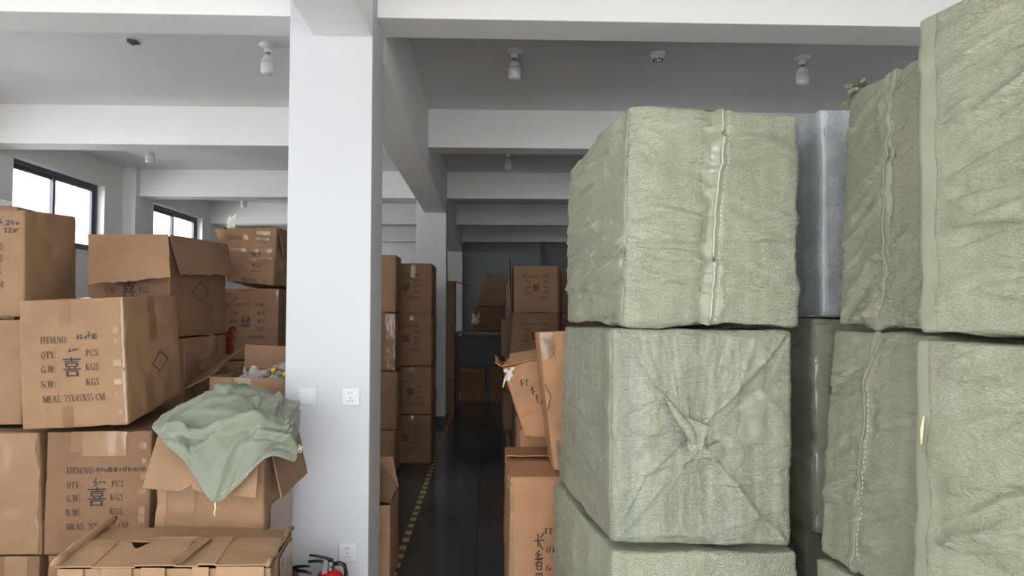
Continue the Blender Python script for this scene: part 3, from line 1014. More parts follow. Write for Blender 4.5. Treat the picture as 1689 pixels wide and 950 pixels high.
hC.decal('handwriting', 'front', pen_q([[(0, .95), (.12, .95)], [(.06, 1), (.06, .6)], [(.0, .75), (.12, .75)], [(.2, .9), (.28, .98)], [(.18, .78), (.34, .82)], [(.27, .95), (.22, .62)],
                                       [(.46, .9), (.54, .98), (.56, .85), (.46, .65), (.58, .68)], [(.66, .98), (.64, .78), (.76, .8)], [(.73, .92), (.71, .62)], [(.84, .72), (.88, .85), (.93, .78), (.88, .68), (.84, .72)],
                                       [(.4, .35), (.48, .4), (.42, .1), (.5, .12)], [(.55, .35), (.64, .42), (.58, .1), (.68, .13)], [(.76, .12), (.74, .3), (.82, .32), (.82, .15), (.76, .12)], [(.84, .3), (.92, .4)],
                                       [(.0, .3), (.08, .3), (.04, .1)]], .70, .965, .775, .905, .012, .92), PEN, rC)
hC.strip('packing_tape', 'top', .44, 0, .56, 1, TAPE, rC, n=(5, 14))
tape_v(hC, 'right', .5, .22, .14, 0, rC)

# behind C, nearer the wall: an upper torn carton and its support
hx, r = carton(corners(-3.1, -2.62, 3.66, 4.15, 1.56, 2.075), 'torn carton peeping over the carton by the window, film on its lid', GL, 2, .03, .01, .006)
crumple('film_scrap', (-2.83, 3.68, 2.085), (.13, .05, .03), FILM, r, hx.base, 4)
hx, r = carton(corners(-3.1, -2.62, 3.66, 4.2, 1.04, 1.55), 'carton behind the pile under the torn one by the window', GL, 2, .05)
hx, r = carton(corners(-3.1, -2.62, 3.66, 4.2, .52, 1.03), 'second carton up behind the pile by the window', GL, 2, .05)
hx, r = carton(corners(-3.1, -2.62, 3.66, 4.2, 0.003, .51), 'floor carton behind the pile by the window', GL, 2, .05)

# bottom row
hx, r = carton(corners(-2.40, -1.925, 2.88, 3.5, .004, .438), 'floor carton in the corner of the picture, below the one with letter ends', GL, 2, .03)
tape_v(hx, 'front', .8, .2, .2, 0, r, CLEAR)
hx, r = carton(corners(-1.89, -1.43, 2.88, 3.5, .004, .438), 'floor carton just showing behind the wide taped-flap box', GL, 0, .03)
tape_v(hx, 'front', .3, .3, .2, 0, r, CLEAR)
hx, r = carton(corners(-1.37, -.945, 2.66, 3.05, .004, .455), 'floor carton hidden under the cloth-covered box', GL, 2, .05)

# D: the open carton with two flaps hanging, E and a base below
hD, rD = carton([(-2.061, 3.40, 1.355), (-1.640, 3.40, 1.355), (-1.642, 4.10, 1.355), (-2.061, 4.10, 1.355),
                 (-2.069, 3.40, 1.885), (-1.664, 3.40, 1.887), (-1.652, 4.10, 1.915), (-2.069, 4.10, 1.91)],
                'open carton with two flaps folded down outside, standing before the second window', GL, 2, .025, .004, open_top=True)
standard_print(hD, 'front', rD, rows='iqgnm')
diamond(hD, 'right', .49, .46, .16, .11, rD)
panel('flap', (-2.069, 3.392, 1.888), (-1.662, 3.392, 1.890), (-1.592, 3.26, 1.672), (-1.985, 3.255, 1.627), CARD[0], rD, hD.base, seed=3, ragged=.012, bow=.015)
panel('flap', (-1.656, 3.40, 1.890), (-1.646, 4.10, 1.917), (-1.545, 4.02, 1.724), (-1.600, 3.43, 1.682), CARD[2], rD, hD.base, seed=6, ragged=.008, bow=.012)
hx, r = carton(corners(-2.06, -1.632, 3.54, 4.08, .84, 1.347), 'crumpled carton under the open one with folded-down flaps', GL, 2, .025, .008, .006)
crumple('clear_tape', (-1.626, 3.75, 1.20), (.004, .10, .05), CLEAR, r, hx.base, 12)
hx, r = carton(corners(-2.06, -1.632, 3.56, 4.05, .42, .832), 'carton low in the pile, second from the floor behind the taped one', GL, 2, .05)
hx, r = carton(corners(-2.06, -1.632, 3.56, 4.05, .004, .412), 'carton on the floor deep behind the taped one', GL, 2, .05)

# F: stack close behind the column
GF = 'cardboard boxes stacked behind the open ones'
hF, rF = carton([(-1.758, 4.40, 1.70), (-1.455, 4.40, 1.668), (-1.36, 4.85, 1.66), (-1.70, 4.85, 1.66),
                 (-1.840, 4.36, 2.052), (-1.424, 4.38, 2.062), (-1.34, 4.85, 2.05), (-1.80, 4.85, 2.05)],
                'crushed carton wound with shiny clear tape, topmost beside the column', GF, 0, .016, .012, .010, open_top=True)
word(hF, 'front', 'ITEM.NO:', .15, .42, .82, .07, rF)
word(hF, 'front', 'QTY:', .15, .28, .60, .07, rF)
word(hF, 'front', 'PCS', .58, .75, .52, .07, rF)
word(hF, 'front', 'KGS', .58, .75, .33, .07, rF)
word(hF, 'front', 'KGS', .56, .74, .2, .07, rF)
word(hF, 'front', 'MEAS:75X45X55 CM', .35, .85, .06, .06, rF)
for i, (a0, b0, a1, b1) in enumerate(((.02, .80, .16, .99), (.45, .78, .55, .90), (.68, .86, .9, .93), (.66, .77, .88, .82), (.1, .56, .95, .63), (.5, .42, .95, .47), (.3, .14, .95, .21), (.66, .02, .82, .1))):
    hF.strip('clear_tape', 'front', a0, b0, a1, b1, CLEAR, rF, n=(12, 6), off=.003)
hF.strip('clear_tape', 'right', .02, .05, .98, .3, CLEAR, rF, n=(12, 6), off=.003)
panel('flap', (-1.80, 4.40, 2.05), (-1.45, 4.40, 2.062), (-1.50, 4.62, 2.085), (-1.76, 4.62, 2.075), CARD[2], rF, hF.base, seed=15, ragged=.02)
panel('flap', (-1.424, 4.40, 2.06), (-1.34, 4.84, 2.05), (-1.345, 4.80, 1.90), (-1.395, 4.45, 1.86), CARD[2], rF, hF.base, seed=16, ragged=.015)
crumple('torn_tape', (-1.745, 4.42, 2.10), (.025, .012, .055), SCRAP, rF, hF.base, 21)
hx, r = carton(corners(-1.85, -1.415, 4.40, 4.95, 1.17, 1.648), 'carton with upside-down print under the crushed taped one', GF, 2, .025, .004)
standard_print(hx, 'front', r, True)
tape_v(hx, 'front', .2, .4, .06, 0, r, CLEAR)
hx.decal('handwriting', 'front', pen_q([[(0, 0), (.5, .4), (.7, .5), (.8, 1)], [(.7, .5), (1, .6)]], .26, .38, .80, .90, .010, .9), PEN, r)
hx.strip('clear_tape', 'front', .955, .80, .995, .98, CLEAR, r, n=(4, 12))
hx, r = carton(corners(-1.85, -1.415, 4.40, 4.95, .58, 1.162), 'carton low behind the open one, second from the floor by the column', GF, 2, .05)
hx, r = carton(corners(-1.85, -1.415, 4.40, 4.95, .004, .572), 'carton on the floor behind the column-side stack', GF, 2, .05)
rb = empty('plastic_bag', (-1.74, 4.235, 1.155), 'crumpled red plastic bag wedged between cartons', 'bag')
crumple('bag_film', (-1.725, 4.235, 1.29), (.085, .035, .09), plain('red_film', lin(118, 34, 32), .35), rb, rb.location, 33)
hx, r = carton(corners(-1.86, -1.55, 4.115, 4.35, .74, 1.15), 'small carton wedged in shade under the red bag', GF, 2, .05)
hx, r = carton(corners(-1.86, -1.55, 4.115, 4.35, .36, .73), 'small carton in shade, middle of the wedged ones', GF, 2, .05)
hx, r = carton(corners(-1.86, -1.55, 4.115, 4.35, .004, .35), 'small carton in shade, lowest of the wedged ones', GF, 2, .05)

# G: open carton with trinkets
hG, rG = carton([(-1.400, 3.30, .95), (-1.002, 3.30, .95), (-1.00, 3.74, .95), (-1.395, 3.74, .95),
                 (-1.400, 3.30, 1.165), (-1.002, 3.30, 1.150), (-1.00, 3.74, 1.165), (-1.395, 3.74, 1.165)],
                'open carton of colourful trinkets behind the green cloth', GL, 0, .02, .003, open_top=True)
panel('flap', (-1.392, 3.742, 1.16), (-1.002, 3.742, 1.16), (-1.02, 3.76, 1.285), (-1.388, 3.74, 1.303), INNER, rG, hG.base, seed=22, noise=.003)
panel('flap', (-1.402, 3.32, 1.166), (-1.397, 3.735, 1.295), (-1.585, 3.62, 1.14), (-1.558, 3.345, 1.090), CARD[0], rG, hG.base, seed=23, noise=.004)
panel('flap', (-1.14, 3.31, 1.148), (-1.004, 3.31, 1.148), (-1.004, 3.45, 1.135), (-1.18, 3.47, 1.125), INNER, rG, hG.base, seed=24, noise=.004)
hG.strip('packing_tape', 'front', .32, .01, .52, .99, TAPE, rG, n=(6, 10))
bag = empty('trinket_bag', (-1.09, 3.55, .97), 'clear bag of coloured trinkets lying in the open carton', 'bag')
crumple('bag_film', (-1.09, 3.53, 1.165), (.085, .05, .04), FILM, bag, bag.location, 41)
crumple('bag_filling', (-1.09, 3.55, 1.07), (.085, .06, .09), SCRAP, bag, bag.location, 44)
rnd = random.Random(5)
for k, c in enumerate([(70, 120, 170), (214, 180, 50), (196, 34, 52), (226, 220, 205), (80, 150, 90), (230, 226, 215), (214, 180, 60), (200, 40, 60), (230, 225, 216), (90, 150, 100), (225, 220, 212), (120, 160, 190)]):
    px = -1.165 + .013 * k + .004 * rnd.random(); pz = 1.150 + .028 * rnd.random(); py = 3.50 + .05 * rnd.random()
    b = MB(); n = 8
    rr = .013 + .006 * rnd.random()
    b.lathe([(rr * sin(pi * j / n) + 1e-4, -rr * cos(pi * j / n)) for j in range(n + 1)], (px, py, pz), 12)
    b.build('trinket', plain('trinket_colour', lin(*c), .25), bag, True, bag.location)
fb = empty('film_bag', (-1.24, 3.45, .965), 'empty crumpled clear bag in the open carton beside the trinkets', 'bag')
crumple('bag_film', (-1.24, 3.46, 1.14), (.06, .05, .05), FILM, fb, fb.location, 47)
crumple('bag_film', (-1.24, 3.48, 1.04), (.06, .05, .075), FILM, fb, fb.location, 49)
hx, r = carton(corners(-1.40, -1.0, 3.10, 3.75, .475, .942), 'carton in shade carrying the open trinket carton', GL, 2, .04)
hx, r = carton(corners(-1.40, -1.0, 3.10, 3.75, .004, .467), 'floor carton in shade below the trinket carton', GL, 2, .05)

# H: open carton under the cloth
hH, rH = carton([(-1.335, 2.65, .463), (-.900, 2.65, .463), (-.900, 3.03, .463), (-1.335, 3.03, .463),
                 (-1.312, 2.65, 1.01), (-.900, 2.65, 1.01), (-.895, 3.03, 1.01), (-1.312, 3.03, 1.01)],
                'open carton whose flaps hang out under the pale green cloth', GL, 0, .02, .006, open_top=True)


def notch(u):
    if u < .34: return 1.0 - .02 * u
    if u < .42: return .99 - (u - .34) / .08 * .12
    if u < .43: return .87
    if u < .50: return .93 + (u - .43) / .07 * .04
    return .98


panel('flap', (-1.312, 2.640, 1.012), (-.905, 2.640, 1.008), (-.880, 2.50, .775), (-1.300, 2.50, .822), CARD[1], rH, hH.base, n=(48, 14), seed=31, edge=notch, noise=.005)
panel('flap', (-.895, 2.66, 1.010), (-.890, 3.02, 1.010), (-.80, 2.90, .775), (-.822, 2.62, .745), CARD[2], rH, hH.base, seed=32, noise=.006)
hH.strip('packing_tape', 'front', .14, .36, .36, .68, TAPE, rH, n=(8, 10), wob=.01)
hH.strip('clear_tape', 'front', .02, .05, .10, .75, CLEAR, rH, n=(5, 30), wob=.02)
edge_glints(hH, 'front', .03, rH, 8, 4, .1, .6)
hH.strip('clear_tape', 'right', .15, .1, .95, .42, CLEAR, rH, n=(14, 10), off=.004, wob=.04)

# L: wide carton in front, its lid taped and split
hL, rL = carton([(-1.452, 2.26, .004), (-.742, 2.26, .004), (-.775, 2.61, .004), (-1.488, 2.61, .004),
                 (-1.452, 2.26, .620), (-.742, 2.26, .612), (-.775, 2.61, .615), (-1.488, 2.61, .632)],
                'wide carton lying in front, its lid split with a rolled edge', GL, 1, .018, .006, .005, open_top=True)
# the lid: near half of board strips, far half in one, with a ragged split and a hole between them
def hole(u):
    return 1.0 - .32 * math.exp(-((u - .62) / .22) ** 2)


LX = (-1.455, -1.335, -1.195, -1.060, -.985, -.925, -.742)
for i in range(6):
    x0, x1 = LX[i], LX[i + 1]
    z = .624 + (.004, .0, .005, .001, .006, .002)[i]
    panel('lid_strip', (x0, 2.252, z), (x1 + .004, 2.252, z - .001), (x1 - .022, 2.455 + .004 * i, z + .014), (x0 - .026, 2.455 + .004 * i, z + .016), CARD[1], rL, hL.base, n=(14, 10), seed=51 + i,
          noise=.004, ragged=.008, edge=hole if i == 1 else None, thick=.005)
panel('lid_flap', (-.776, 2.612, .622), (-1.49, 2.612, .640), (-1.47, 2.462, .640), (-.765, 2.452, .630), CARD[1], rL, hL.base, n=(40, 10), seed=64, noise=.005, ragged=.012)
for i, (x0, x1) in enumerate(((-1.44, -1.36), (-1.30, -1.20), (-1.17, -1.09), (-1.0, -.945), (-.92, -.76))):
    panel('hanging_strip', (x0, 2.252, .622), (x1, 2.252, .620), (x1 + .006, 2.240, .50), (x0 + .004, 2.242, .50), CARD[1], rL, hL.base, n=(8, 8), seed=66 + i, noise=.004, thick=.004, ragged=.006)
b = MB()
b.tube([(-1.462 - .030 * (i / 14) + .003 * sin(i * 1.1), 2.245 + .42 * i / 14, .634 + .002 * sin(i * 1.3) + .030 * (i / 14)) for i in range(15)], [.006] + [.015 + .002 * sin(i * 2.1) for i in range(13)] + [.010], 12)
b.build('rolled_edge', CARD[1], rL, True, hL.base)
b = MB()
b.tube([(-.748 - .03 * (i / 10), 2.25 + .37 * i / 10, .622 + .006 * sin(i * 1.7) + .012 * (i / 10)) for i in range(11)], [.007 + .003 * sin(i * 2.7) for i in range(11)], 8)
b.build('rolled_edge', CARD[1], rL, True, hL.base)
hL.strip('clear_tape', 'right', .3, .6, .98, .98, CLEAR, rL, n=(12, 10), off=.006, wob=.05)
panel('clear_tape', (-1.075, 2.25, .636), (-1.035, 2.25, .636), (-1.02, 2.45, .650), (-1.06, 2.45, .650), CLEAR, rL, hL.base, n=(4, 12), thick=.001, noise=.003, seed=77)
crumple('torn_tape', (-1.17, 2.455, .648), (.10, .008, .006), CLEAR, rL, hL.base, 63)
crumple('torn_tape', (-1.02, 2.45, .640), (.07, .006, .006), CLEAR, rL, hL.base, 61)

# ------------------------------------------------------------------ the cloth over H
CP = [
    [(-1.26, 2.98, 1.085), (-1.19, 2.99, 1.115), (-1.10, 3.00, 1.135), (-1.03, 3.00, 1.115), (-.955, 2.99, 1.095), (-.90, 2.98, 1.085), (-.85, 2.95, 1.02)],
    [(-1.30, 2.86, 1.07), (-1.20, 2.87, 1.11), (-1.10, 2.87, 1.125), (-1.00, 2.87, 1.12), (-.92, 2.87, 1.10), (-.852, 2.85, 1.065), (-.815, 2.82, .99)],
    [(-1.352, 2.74, 1.045), (-1.24, 2.73, 1.07), (-1.11, 2.73, 1.10), (-.985, 2.73, 1.105), (-.90, 2.71, 1.065), (-.832, 2.69, 1.03), (-.790, 2.68, .965)],
    [(-1.325, 2.61, 1.03), (-1.225, 2.60, 1.035), (-1.115, 2.59, 1.025), (-.985, 2.585, 1.035), (-.87, 2.585, 1.03), (-.80, 2.60, .985), (-.762, 2.61, .945)],
    [(-1.255, 2.545, 1.00), (-1.18, 2.52, .995), (-1.105, 2.51, .955), (-1.00, 2.515, .965), (-.895, 2.52, .975), (-.815, 2.56, .96), (-.755, 2.60, .915)],
    [(-1.235, 2.52, .985), (-1.15, 2.485, .935), (-1.092, 2.475, .862), (-1.014, 2.462, .775), (-.925, 2.475, .845), (-.84, 2.52, .930), (-.760, 2.588, .895)],
]


def catmull(P, m, axis):
    P = np.moveaxis(np.asarray(P, float), axis, 0)
    n = P.shape[0]
    Q = np.concatenate([[2 * P[0] - P[1]], P, [2 * P[-1] - P[-2]]])
    t = np.linspace(0, n - 1, m); i = np.minimum(t.astype(int), n - 2); f = (t - i).reshape((-1,) + (1,) * (P.ndim - 1))
    a, b, c, d = Q[i], Q[i + 1], Q[i + 2], Q[i + 3]
    r = .5 * (2 * b + (c - a) * f + (2 * a - 5 * b + 4 * c - d) * f ** 2 + (3 * b - a - 3 * c + d) * f ** 3)
    return np.moveaxis(r, 0, axis)


cl = catmull(catmull(CP, 120, 1), 110, 0)
du = np.gradient(cl, axis=1); dv = np.gradient(cl, axis=0)
nr = np.cross(dv, du); nr /= np.linalg.norm(nr, axis=-1, keepdims=True)
V_, U_ = np.meshgrid(np.linspace(0, 1, 110), np.linspace(0, 1, 120), indexing='ij')
h = np.zeros_like(U_)


def seg_d(x0, y0, x1, y1):
    dx, dy = x1 - x0, y1 - y0
    L2 = dx * dx + dy * dy
    t = np.clip(((U_ - x0) * dx + (V_ - y0) * dy) / L2, 0, 1)
    s_ = ((U_ - x0) * dy - (V_ - y0) * dx) / math.sqrt(L2)
    return np.hypot(U_ - x0 - t * dx, V_ - y0 - t * dy), s_


for (x0, y0, x1, y1, am, wd) in ((.02, .40, .50, .18, .022, .035), (.04, .52, .42, .34, .020, .035), (.12, .66, .62, .60, .024, .03), (.30, .78, .70, .50, .018, .03), (.95, .40, .62, .62, .022, .03),
                                 (.66, .12, .74, .50, .018, .03), (.86, .12, .80, .55, .020, .03), (.50, .95, .58, .66, .012, .04), (.25, .62, .55, .42, -.016, .03), (.40, .30, .66, .44, -.014, .04), (.98, .66, .66, .70, .016, .03), (.30, .10, .34, .30, .02, .03), (.13, .12, .30, .28, .02, .03)):
    d, s_ = seg_d(x0, y0, x1, y1)
    d = d + .02 * fbm(np.stack([U_ * 6, V_ * 6, U_ * 0 + x0 * 9], -1), 3, 2)
    h += am * np.exp(-(d / wd) ** 2) * (1 - .5 * np.tanh(s_ / .012))
rc = random.Random(77)
jw = .012 * fbm(np.stack([U_ * 9, V_ * 9, U_ * 0], -1), 41, 2)
for (x0, y0, x1, y1, am, wd) in ((.0, .40, .52, .13, .022, .06), (.05, .56, .45, .30, -.018, .05), (.13, .68, .60, .66, .020, .05), (.45, .62, .72, .50, .016, .04), (.62, .64, .95, .52, .018, .05), (.72, .08, .70, .48, -.018, .05),
                                 (.88, .20, .82, .60, .018, .05), (.28, .12, .22, .34, .016, .04), (.42, .72, .52, .86, .010, .05), (.60, .72, .52, .95, -.009, .05), (.34, .40, .68, .30, .014, .06), (.78, .66, .98, .64, .014, .03), (.50, .20, .58, .44, -.014, .06), (.20, .48, .60, .50, .014, .05)):
    d, s_ = seg_d(x0, y0, x1, y1)
    s_ = s_ + jw
    d = np.maximum(d - np.abs(s_), 0)
    h += am * np.exp(-np.maximum(s_, 0) / wd) * sst(-.010, .002, s_) * np.exp(-(d / .06) ** 2)
q3 = np.stack([U_ * 5 + V_ * 2, V_ * 4, U_ * 0], -1)
h += .012 * (1 - np.abs(fbm(q3, 71, 3)) * 2.4) * (1 - sst(.75, 1, V_)) + .006 * fbm(q3 * 3, 75, 2)
cl = cl + nr * h[..., None] * np.minimum(1, .35 + 4 * np.minimum(U_, 1 - U_))[..., None]
base = np.array([-1.05, 2.75, 1.01])
idx = np.arange(110 * 120).reshape(110, 120)
F = np.stack([idx[:-1, :-1], idx[1:, :-1], idx[1:, 1:], idx[:-1, 1:]], -1).reshape(-1, 4)
ce = empty('cloth', base, 'crumpled pale green cloth thrown over the open carton by the column', 'cloth')
o = mesh_obj('cloth_sheet', cl.reshape(-1, 3), F, CLOTH, ce, True, base)
m = o.modifiers.new('thick', 'SOLIDIFY'); m.thickness = .003; m.offset = 1
# hem stitching along the front edge, from the tip to the side
b = MB()
for j in range(62, 114, 2):
    p0 = cl[106, j] + nr[106, j] * .004; p1 = cl[106, j + 1] + nr[106, j + 1] * .004
    b.tube([p0, p1], .0007, 5)
b.build('hem_stitching', THREAD, ce, False, base)
tp = cl[109, 60]
b = MB(); b.tube([tp + np.array([0, -.004, .004]), tp + np.array([.003, -.008, -.02]), tp + np.array([-.002, -.007, -.034]), tp + np.array([.004, -.007, -.045])], [.0028, .002, .002, .003], 6)
b.build('loose_thread', THREAD, ce, True, base)
b = MB(); rnd = random.Random(3)
for j in range(9):
    p = cl[60 + j * 2, 119]
    b.tube([p, p + np.array([.012 + .01 * rnd.random(), -.006, .012 * rnd.random()]), p + np.array([.02, -.008, -.012 + .02 * rnd.random()])], .0012, 4)
b.build('frayed_threads', THREAD, ce, False, base)
b = MB()
b.add([(-1.14, 2.985, 1.10), (-1.085, 2.99, 1.125), (-1.10, 2.97, 1.165), (-1.135, 2.975, 1.168), (-1.05, 2.985, 1.125), (-1.055, 2.965, 1.145)], [(0, 1, 2, 3), (1, 4, 5, 2)])
o = b.build('folded_corner', CLOTH, ce, False, base)
m = o.modifiers.new('s', 'SUBSURF'); m.levels = m.render_levels = 2
m = o.modifiers.new('t', 'SOLIDIFY'); m.thickness = .003

# ------------------------------------------------------------------ fire extinguishers before the column
def extinguisher(x, y, label, body, h=.345, rad=.062, turn=0.0):
    r = empty('fire_extinguisher', (x, y, 0), label, 'extinguisher', 'fire extinguishers before the column')
    r.rotation_euler = (0, 0, turn)
    b = MB(); b.lathe([(rad * .9, .002), (rad, .012), (rad, h - .06), (rad * .96, h - .035), (rad * .8, h - .015), (rad * .5, h - .003), (rad * .34, h)]); b.build('cylinder', body, r, True)
    b = MB(); b.lathe([(.019, h - .004), (.019, h + .012), (.014, h + .014), (.014, h + .03)]); b.box(-.014, .014, -.012, .012, h + .012, h + .036); b.build('valve', METAL, r)
    b = MB(); b.tube([(.012, 0, h + .026), (-.02, 0, h + .033), (-.06, 0, h + .038), (-.095, 0, h + .036)], [.009, .008, .007, .006]); b.build('carry_handle', DARKP, r, True)
    b = MB(); b.tube([(.012, 0, h + .038), (-.02, 0, h + .05), (-.06, 0, h + .060), (-.09, 0, h + .064)], [.008, .007, .006, .005]); b.build('squeeze_lever', DARKP, r, True)
    b = MB(); b.tube([(.014, 0, h + .022), (.04, 0, h + .026), (.062, 0, h + .016), (.070, 0, h - .02), (.071, 0, h - .15), (.066, 0, h - .24)], .0095, 10); b.build('hose', DARKP, r, True)
    b = MB(); b.lathe([(.014, 0), (.014, .004), (.010, .006)], (0, -.019, h + .018), 14); b.build('pressure_gauge', METAL, r)
    return r


extinguisher(-.700, 2.93, 'red fire extinguisher with black hose standing before the white column', RED, turn=0.05)
t2 = extinguisher(-.838, 2.87, 'dark red fire extinguisher squeezed between the wide carton and the column', DRED, .335, .05, 2.6)
tg = MB(); tg.add([(-.030, -.030, .335), (-.006, -.034, .335), (-.002, -.036, .395), (-.022, -.026, .402)], [(0, 1, 2, 3)])
o = tg.build('inspection_tag', GREYTAG, bpy.data.objects['fire_extinguisher'])
m = o.modifiers.new('t', 'SOLIDIFY'); m.thickness = .001

# ================================================================== WOVEN BALES ON THE RIGHT
GB = 'bales wrapped in woven plastic'


def weave_disp(seed, bulge=.018, wr=.008, slope=0.0, edge=.007, extra=None, freq=1.0, ncr=22, cr=1.0, sm=None):
    sh = np.array([seed * 3.31, seed * 1.7, seed * 2.9])

    def f(q, face, a, b, s):
        k = np.sqrt(np.maximum(16 * a * (1 - a) * b * (1 - b), 0))
        x = q[..., 0] + q[..., 1]
        z = q[..., 2] + slope * x
        w = fbm(q * 3.2 + sh, seed, 2)
        h = (bulge if face not in ('top', 'bottom') else 0.0) * k * (.75 + .7 * w) + edge * fbm(q * 8 + sh, seed + 20, 2)
        # long pulled wrinkles, in patches
        zz = z + .035 * fbm(q * 5 + sh, seed + 3, 2)
        n1 = vnoise(np.stack([x * 3.5, x * 0, zz * 30 * freq], -1) + sh, seed + 5)
        n2 = vnoise(np.stack([x * 9, x * 0, zz * 52 * freq], -1) + sh, seed + 6)
        m1 = sst(-.25, .35, fbm(q * 4 + sh + 7, seed + 8, 2))
        m2 = sst(-.1, .4, fbm(q * 6 + sh + 11, seed + 9, 2))
        g = .35 + .65 * np.minimum(1, k * 1.6)
        h = h + wr * g * ((1 - np.abs(n1)) ** 3 * m1 * 1.1 + .45 * (1 - np.abs(n2)) ** 3 * m2 + .35 * n1)
        rc = random.Random(seed * 31 + {'front': 1, 'left': 2, 'right': 3, 'back': 4, 'top': 5, 'bottom': 6}[face])
        if face in ('front', 'left'):
            A_, B_ = a * (s.L[0] if face == 'front' else s.L[1]), b * s.L[2]
            Wd = s.L[0] if face == 'front' else s.L[1]
            jw = .010 * fbm(q * 11 + sh, seed + 15, 2)
            calm = 1.0 if sm is None else 1 - np.exp(-((a - sm[0](b)) * Wd / sm[1]) ** 4)
            for _ in range(ncr):
                x0 = rc.random() * Wd; z0 = rc.random() * s.L[2]; ln = .06 + .26 * rc.random() ** 1.5
                an = (-slope if face == 'front' else slope) * 2.2 + rc.uniform(-.22, .22)
                am = rc.uniform(.004, .010) * rc.choice((1, 1, -1)) * cr; wd = rc.uniform(.010, .028)
                dx, dz = cos(an), sin(an)
                tt = (A_ - x0) * dx + (B_ - z0) * dz
                sd_ = -(A_ - x0) * dz + (B_ - z0) * dx + jw
                h = h + am * np.exp(-np.maximum(sd_, 0) / wd) * sst(-.006, .001, sd_) * np.exp(-(tt / ln) ** 4) * np.minimum(1, k * 2.5) * calm
        h = h + .0045 * g * fbm(q * np.array([9, 9, 15]) + sh, seed + 13, 2)
        h = h + .0024 * g * fbm(q * np.array([30, 30, 78]) + sh, seed + 12, 2)
        if extra is not None:
            h = h + extra(q, face, a, b, s)
        if face in ('top', 'bottom'):
            h = h - .009 * np.minimum(1, k * 1.5)
        return h
    return f


def bale(c, label, mat, disp, step, seed, r=.014):
    hx = Hexa(c, r, disp, seed)
    root = empty('woven_bale', hx.base, label, 'bale', GB)
    hx.mesh('bale_cover', mat, root, step)
    return hx, root


def seam(hx, root, face, a_of_b, b0=.02, b1=.985, rad=.0042, stitch=.022, n=60, mat=None, sb=(0, 88)):
    bs = np.linspace(b0, b1, n)
    rnd = random.Random(hx.seed)
    aa = np.array([a_of_b(x) for x in bs])
    p = hx.S(face, aa, bs, .003)
    b = MB(); b.tube([tuple(x) for x in p], rad, 7); b.build('seam_roll', mat or SEAM, root, True, hx.base)
    b = MB(); W_ = hx.L[0] if face == 'front' else hx.L[1]
    bs = np.linspace(b0, b1, 90); aa = np.array([a_of_b(x) for x in bs]) + stitch / W_
    p = hx.S(face, aa, bs, .0025)
    for i in range(sb[0], sb[1], 2):
        b.tube([p[i], p[i + 1]], .0009, 5)
    b.build('seam_stitches', THREAD, root, False, hx.base)


# --- first stack (front faces the camera)
def ex1(q, face, a, b, s):
    if face != 'front':
        return 0 * a
    c = .535 - .055 * (1 - b)
    d = (a - c) * s.L[0]
    return .010 * np.exp(-(d / .012) ** 2) + .006 * np.exp(-((d - .03) / .02) ** 2) - .004 * np.exp(-((d + .035) / .02) ** 2)


hb1, rb1 = bale([(.437, 2.08, 1.446), (1.020, 2.08, 1.440), (1.005, 3.02, 1.442), (.372, 3.02, 1.440),
                 (.466, 2.08, 2.165), (1.030, 2.08, 2.140), (1.010, 3.02, 2.150), (.386, 3.02, 2.160)],
                'big sage bale with a stitched seam down its front, topmost of the aisle-side stack', WEAVE, weave_disp(1, .010, .018, .06, .010, ex1, 1.0, 34, 2.1, (lambda b: .535 - .055 * (1 - b), .035)), (.0055, .009, .0055), 1)
seam(hb1, rb1, 'front', lambda b: .535 - .055 * (1 - b) + .006 * sin(b * 9), .02, .99)
hb1.strip('bale_tape', 'front', .425, .02, .555, .999, BTAPE, rb1, n=(10, 60), wob=.006, off=.0016)
hb1.strip('bale_tape', 'left', .945, .01, .998, .985, BTAPE, rb1, n=(6, 60), wob=.004)
hb1.strip('clear_tape', 'left', .955, .22, .99, .42, GLOSS2, rb1, n=(5, 30), off=.003)
hb1.strip('clear_tape', 'front', .465, .70, .512, .82, GLOSS2, rb1, n=(5, 14), off=.006)
hb1.strip('bale_tape', 'top', .43, 0, .56, .8, BTAPE, rb1, n=(6, 20))


BALE_FOLDS = [([(.01, .99), (.27, .69), (.42, .55), (.45, .46)], .008, .05), ([(.27, .97), (.335, .757)], .007, .03), ([(.35, .97), (.39, .74), (.42, .60)], .007, .03),
              ([(.46, .98), (.455, .62)], .005, .02), ([(.57, .97), (.50, .60)], -.006, .025), ([(.64, .97), (.55, .74)], -.007, .03), ([(.98, .97), (.84, .72), (.62, .58), (.5, .49)], -.007, .05),
              ([(.54, .495), (.70, .515)], .008, .03), ([(.55, .455), (.72, .475)], .006, .02), ([(.40, .48), (.18, .31), (.02, .05)], .009, .04), ([(.36, .54), (.12, .36), (.02, .30)], -.006, .03),
              ([(.40, .52), (.22, .44), (.12, .24)], -.006, .03), ([(.62, .40), (.82, .31), (.99, .04)], -.009, .04), ([(.56, .40), (.74, .24), (.90, .03)], .006, .03),
              ([(.44, .42), (.37, .08)], .005, .03), ([(.50, .40), (.60, .06)], -.005, .03), ([(.27, .69), (.02, .57)], .006, .03), ([(.27, .69), (.14, .60), (.03, .44)], -.006, .04), ([(.84, .72), (.97, .60)], .005, .03), ([(.82, .70), (.90, .52)], -.006, .03)]


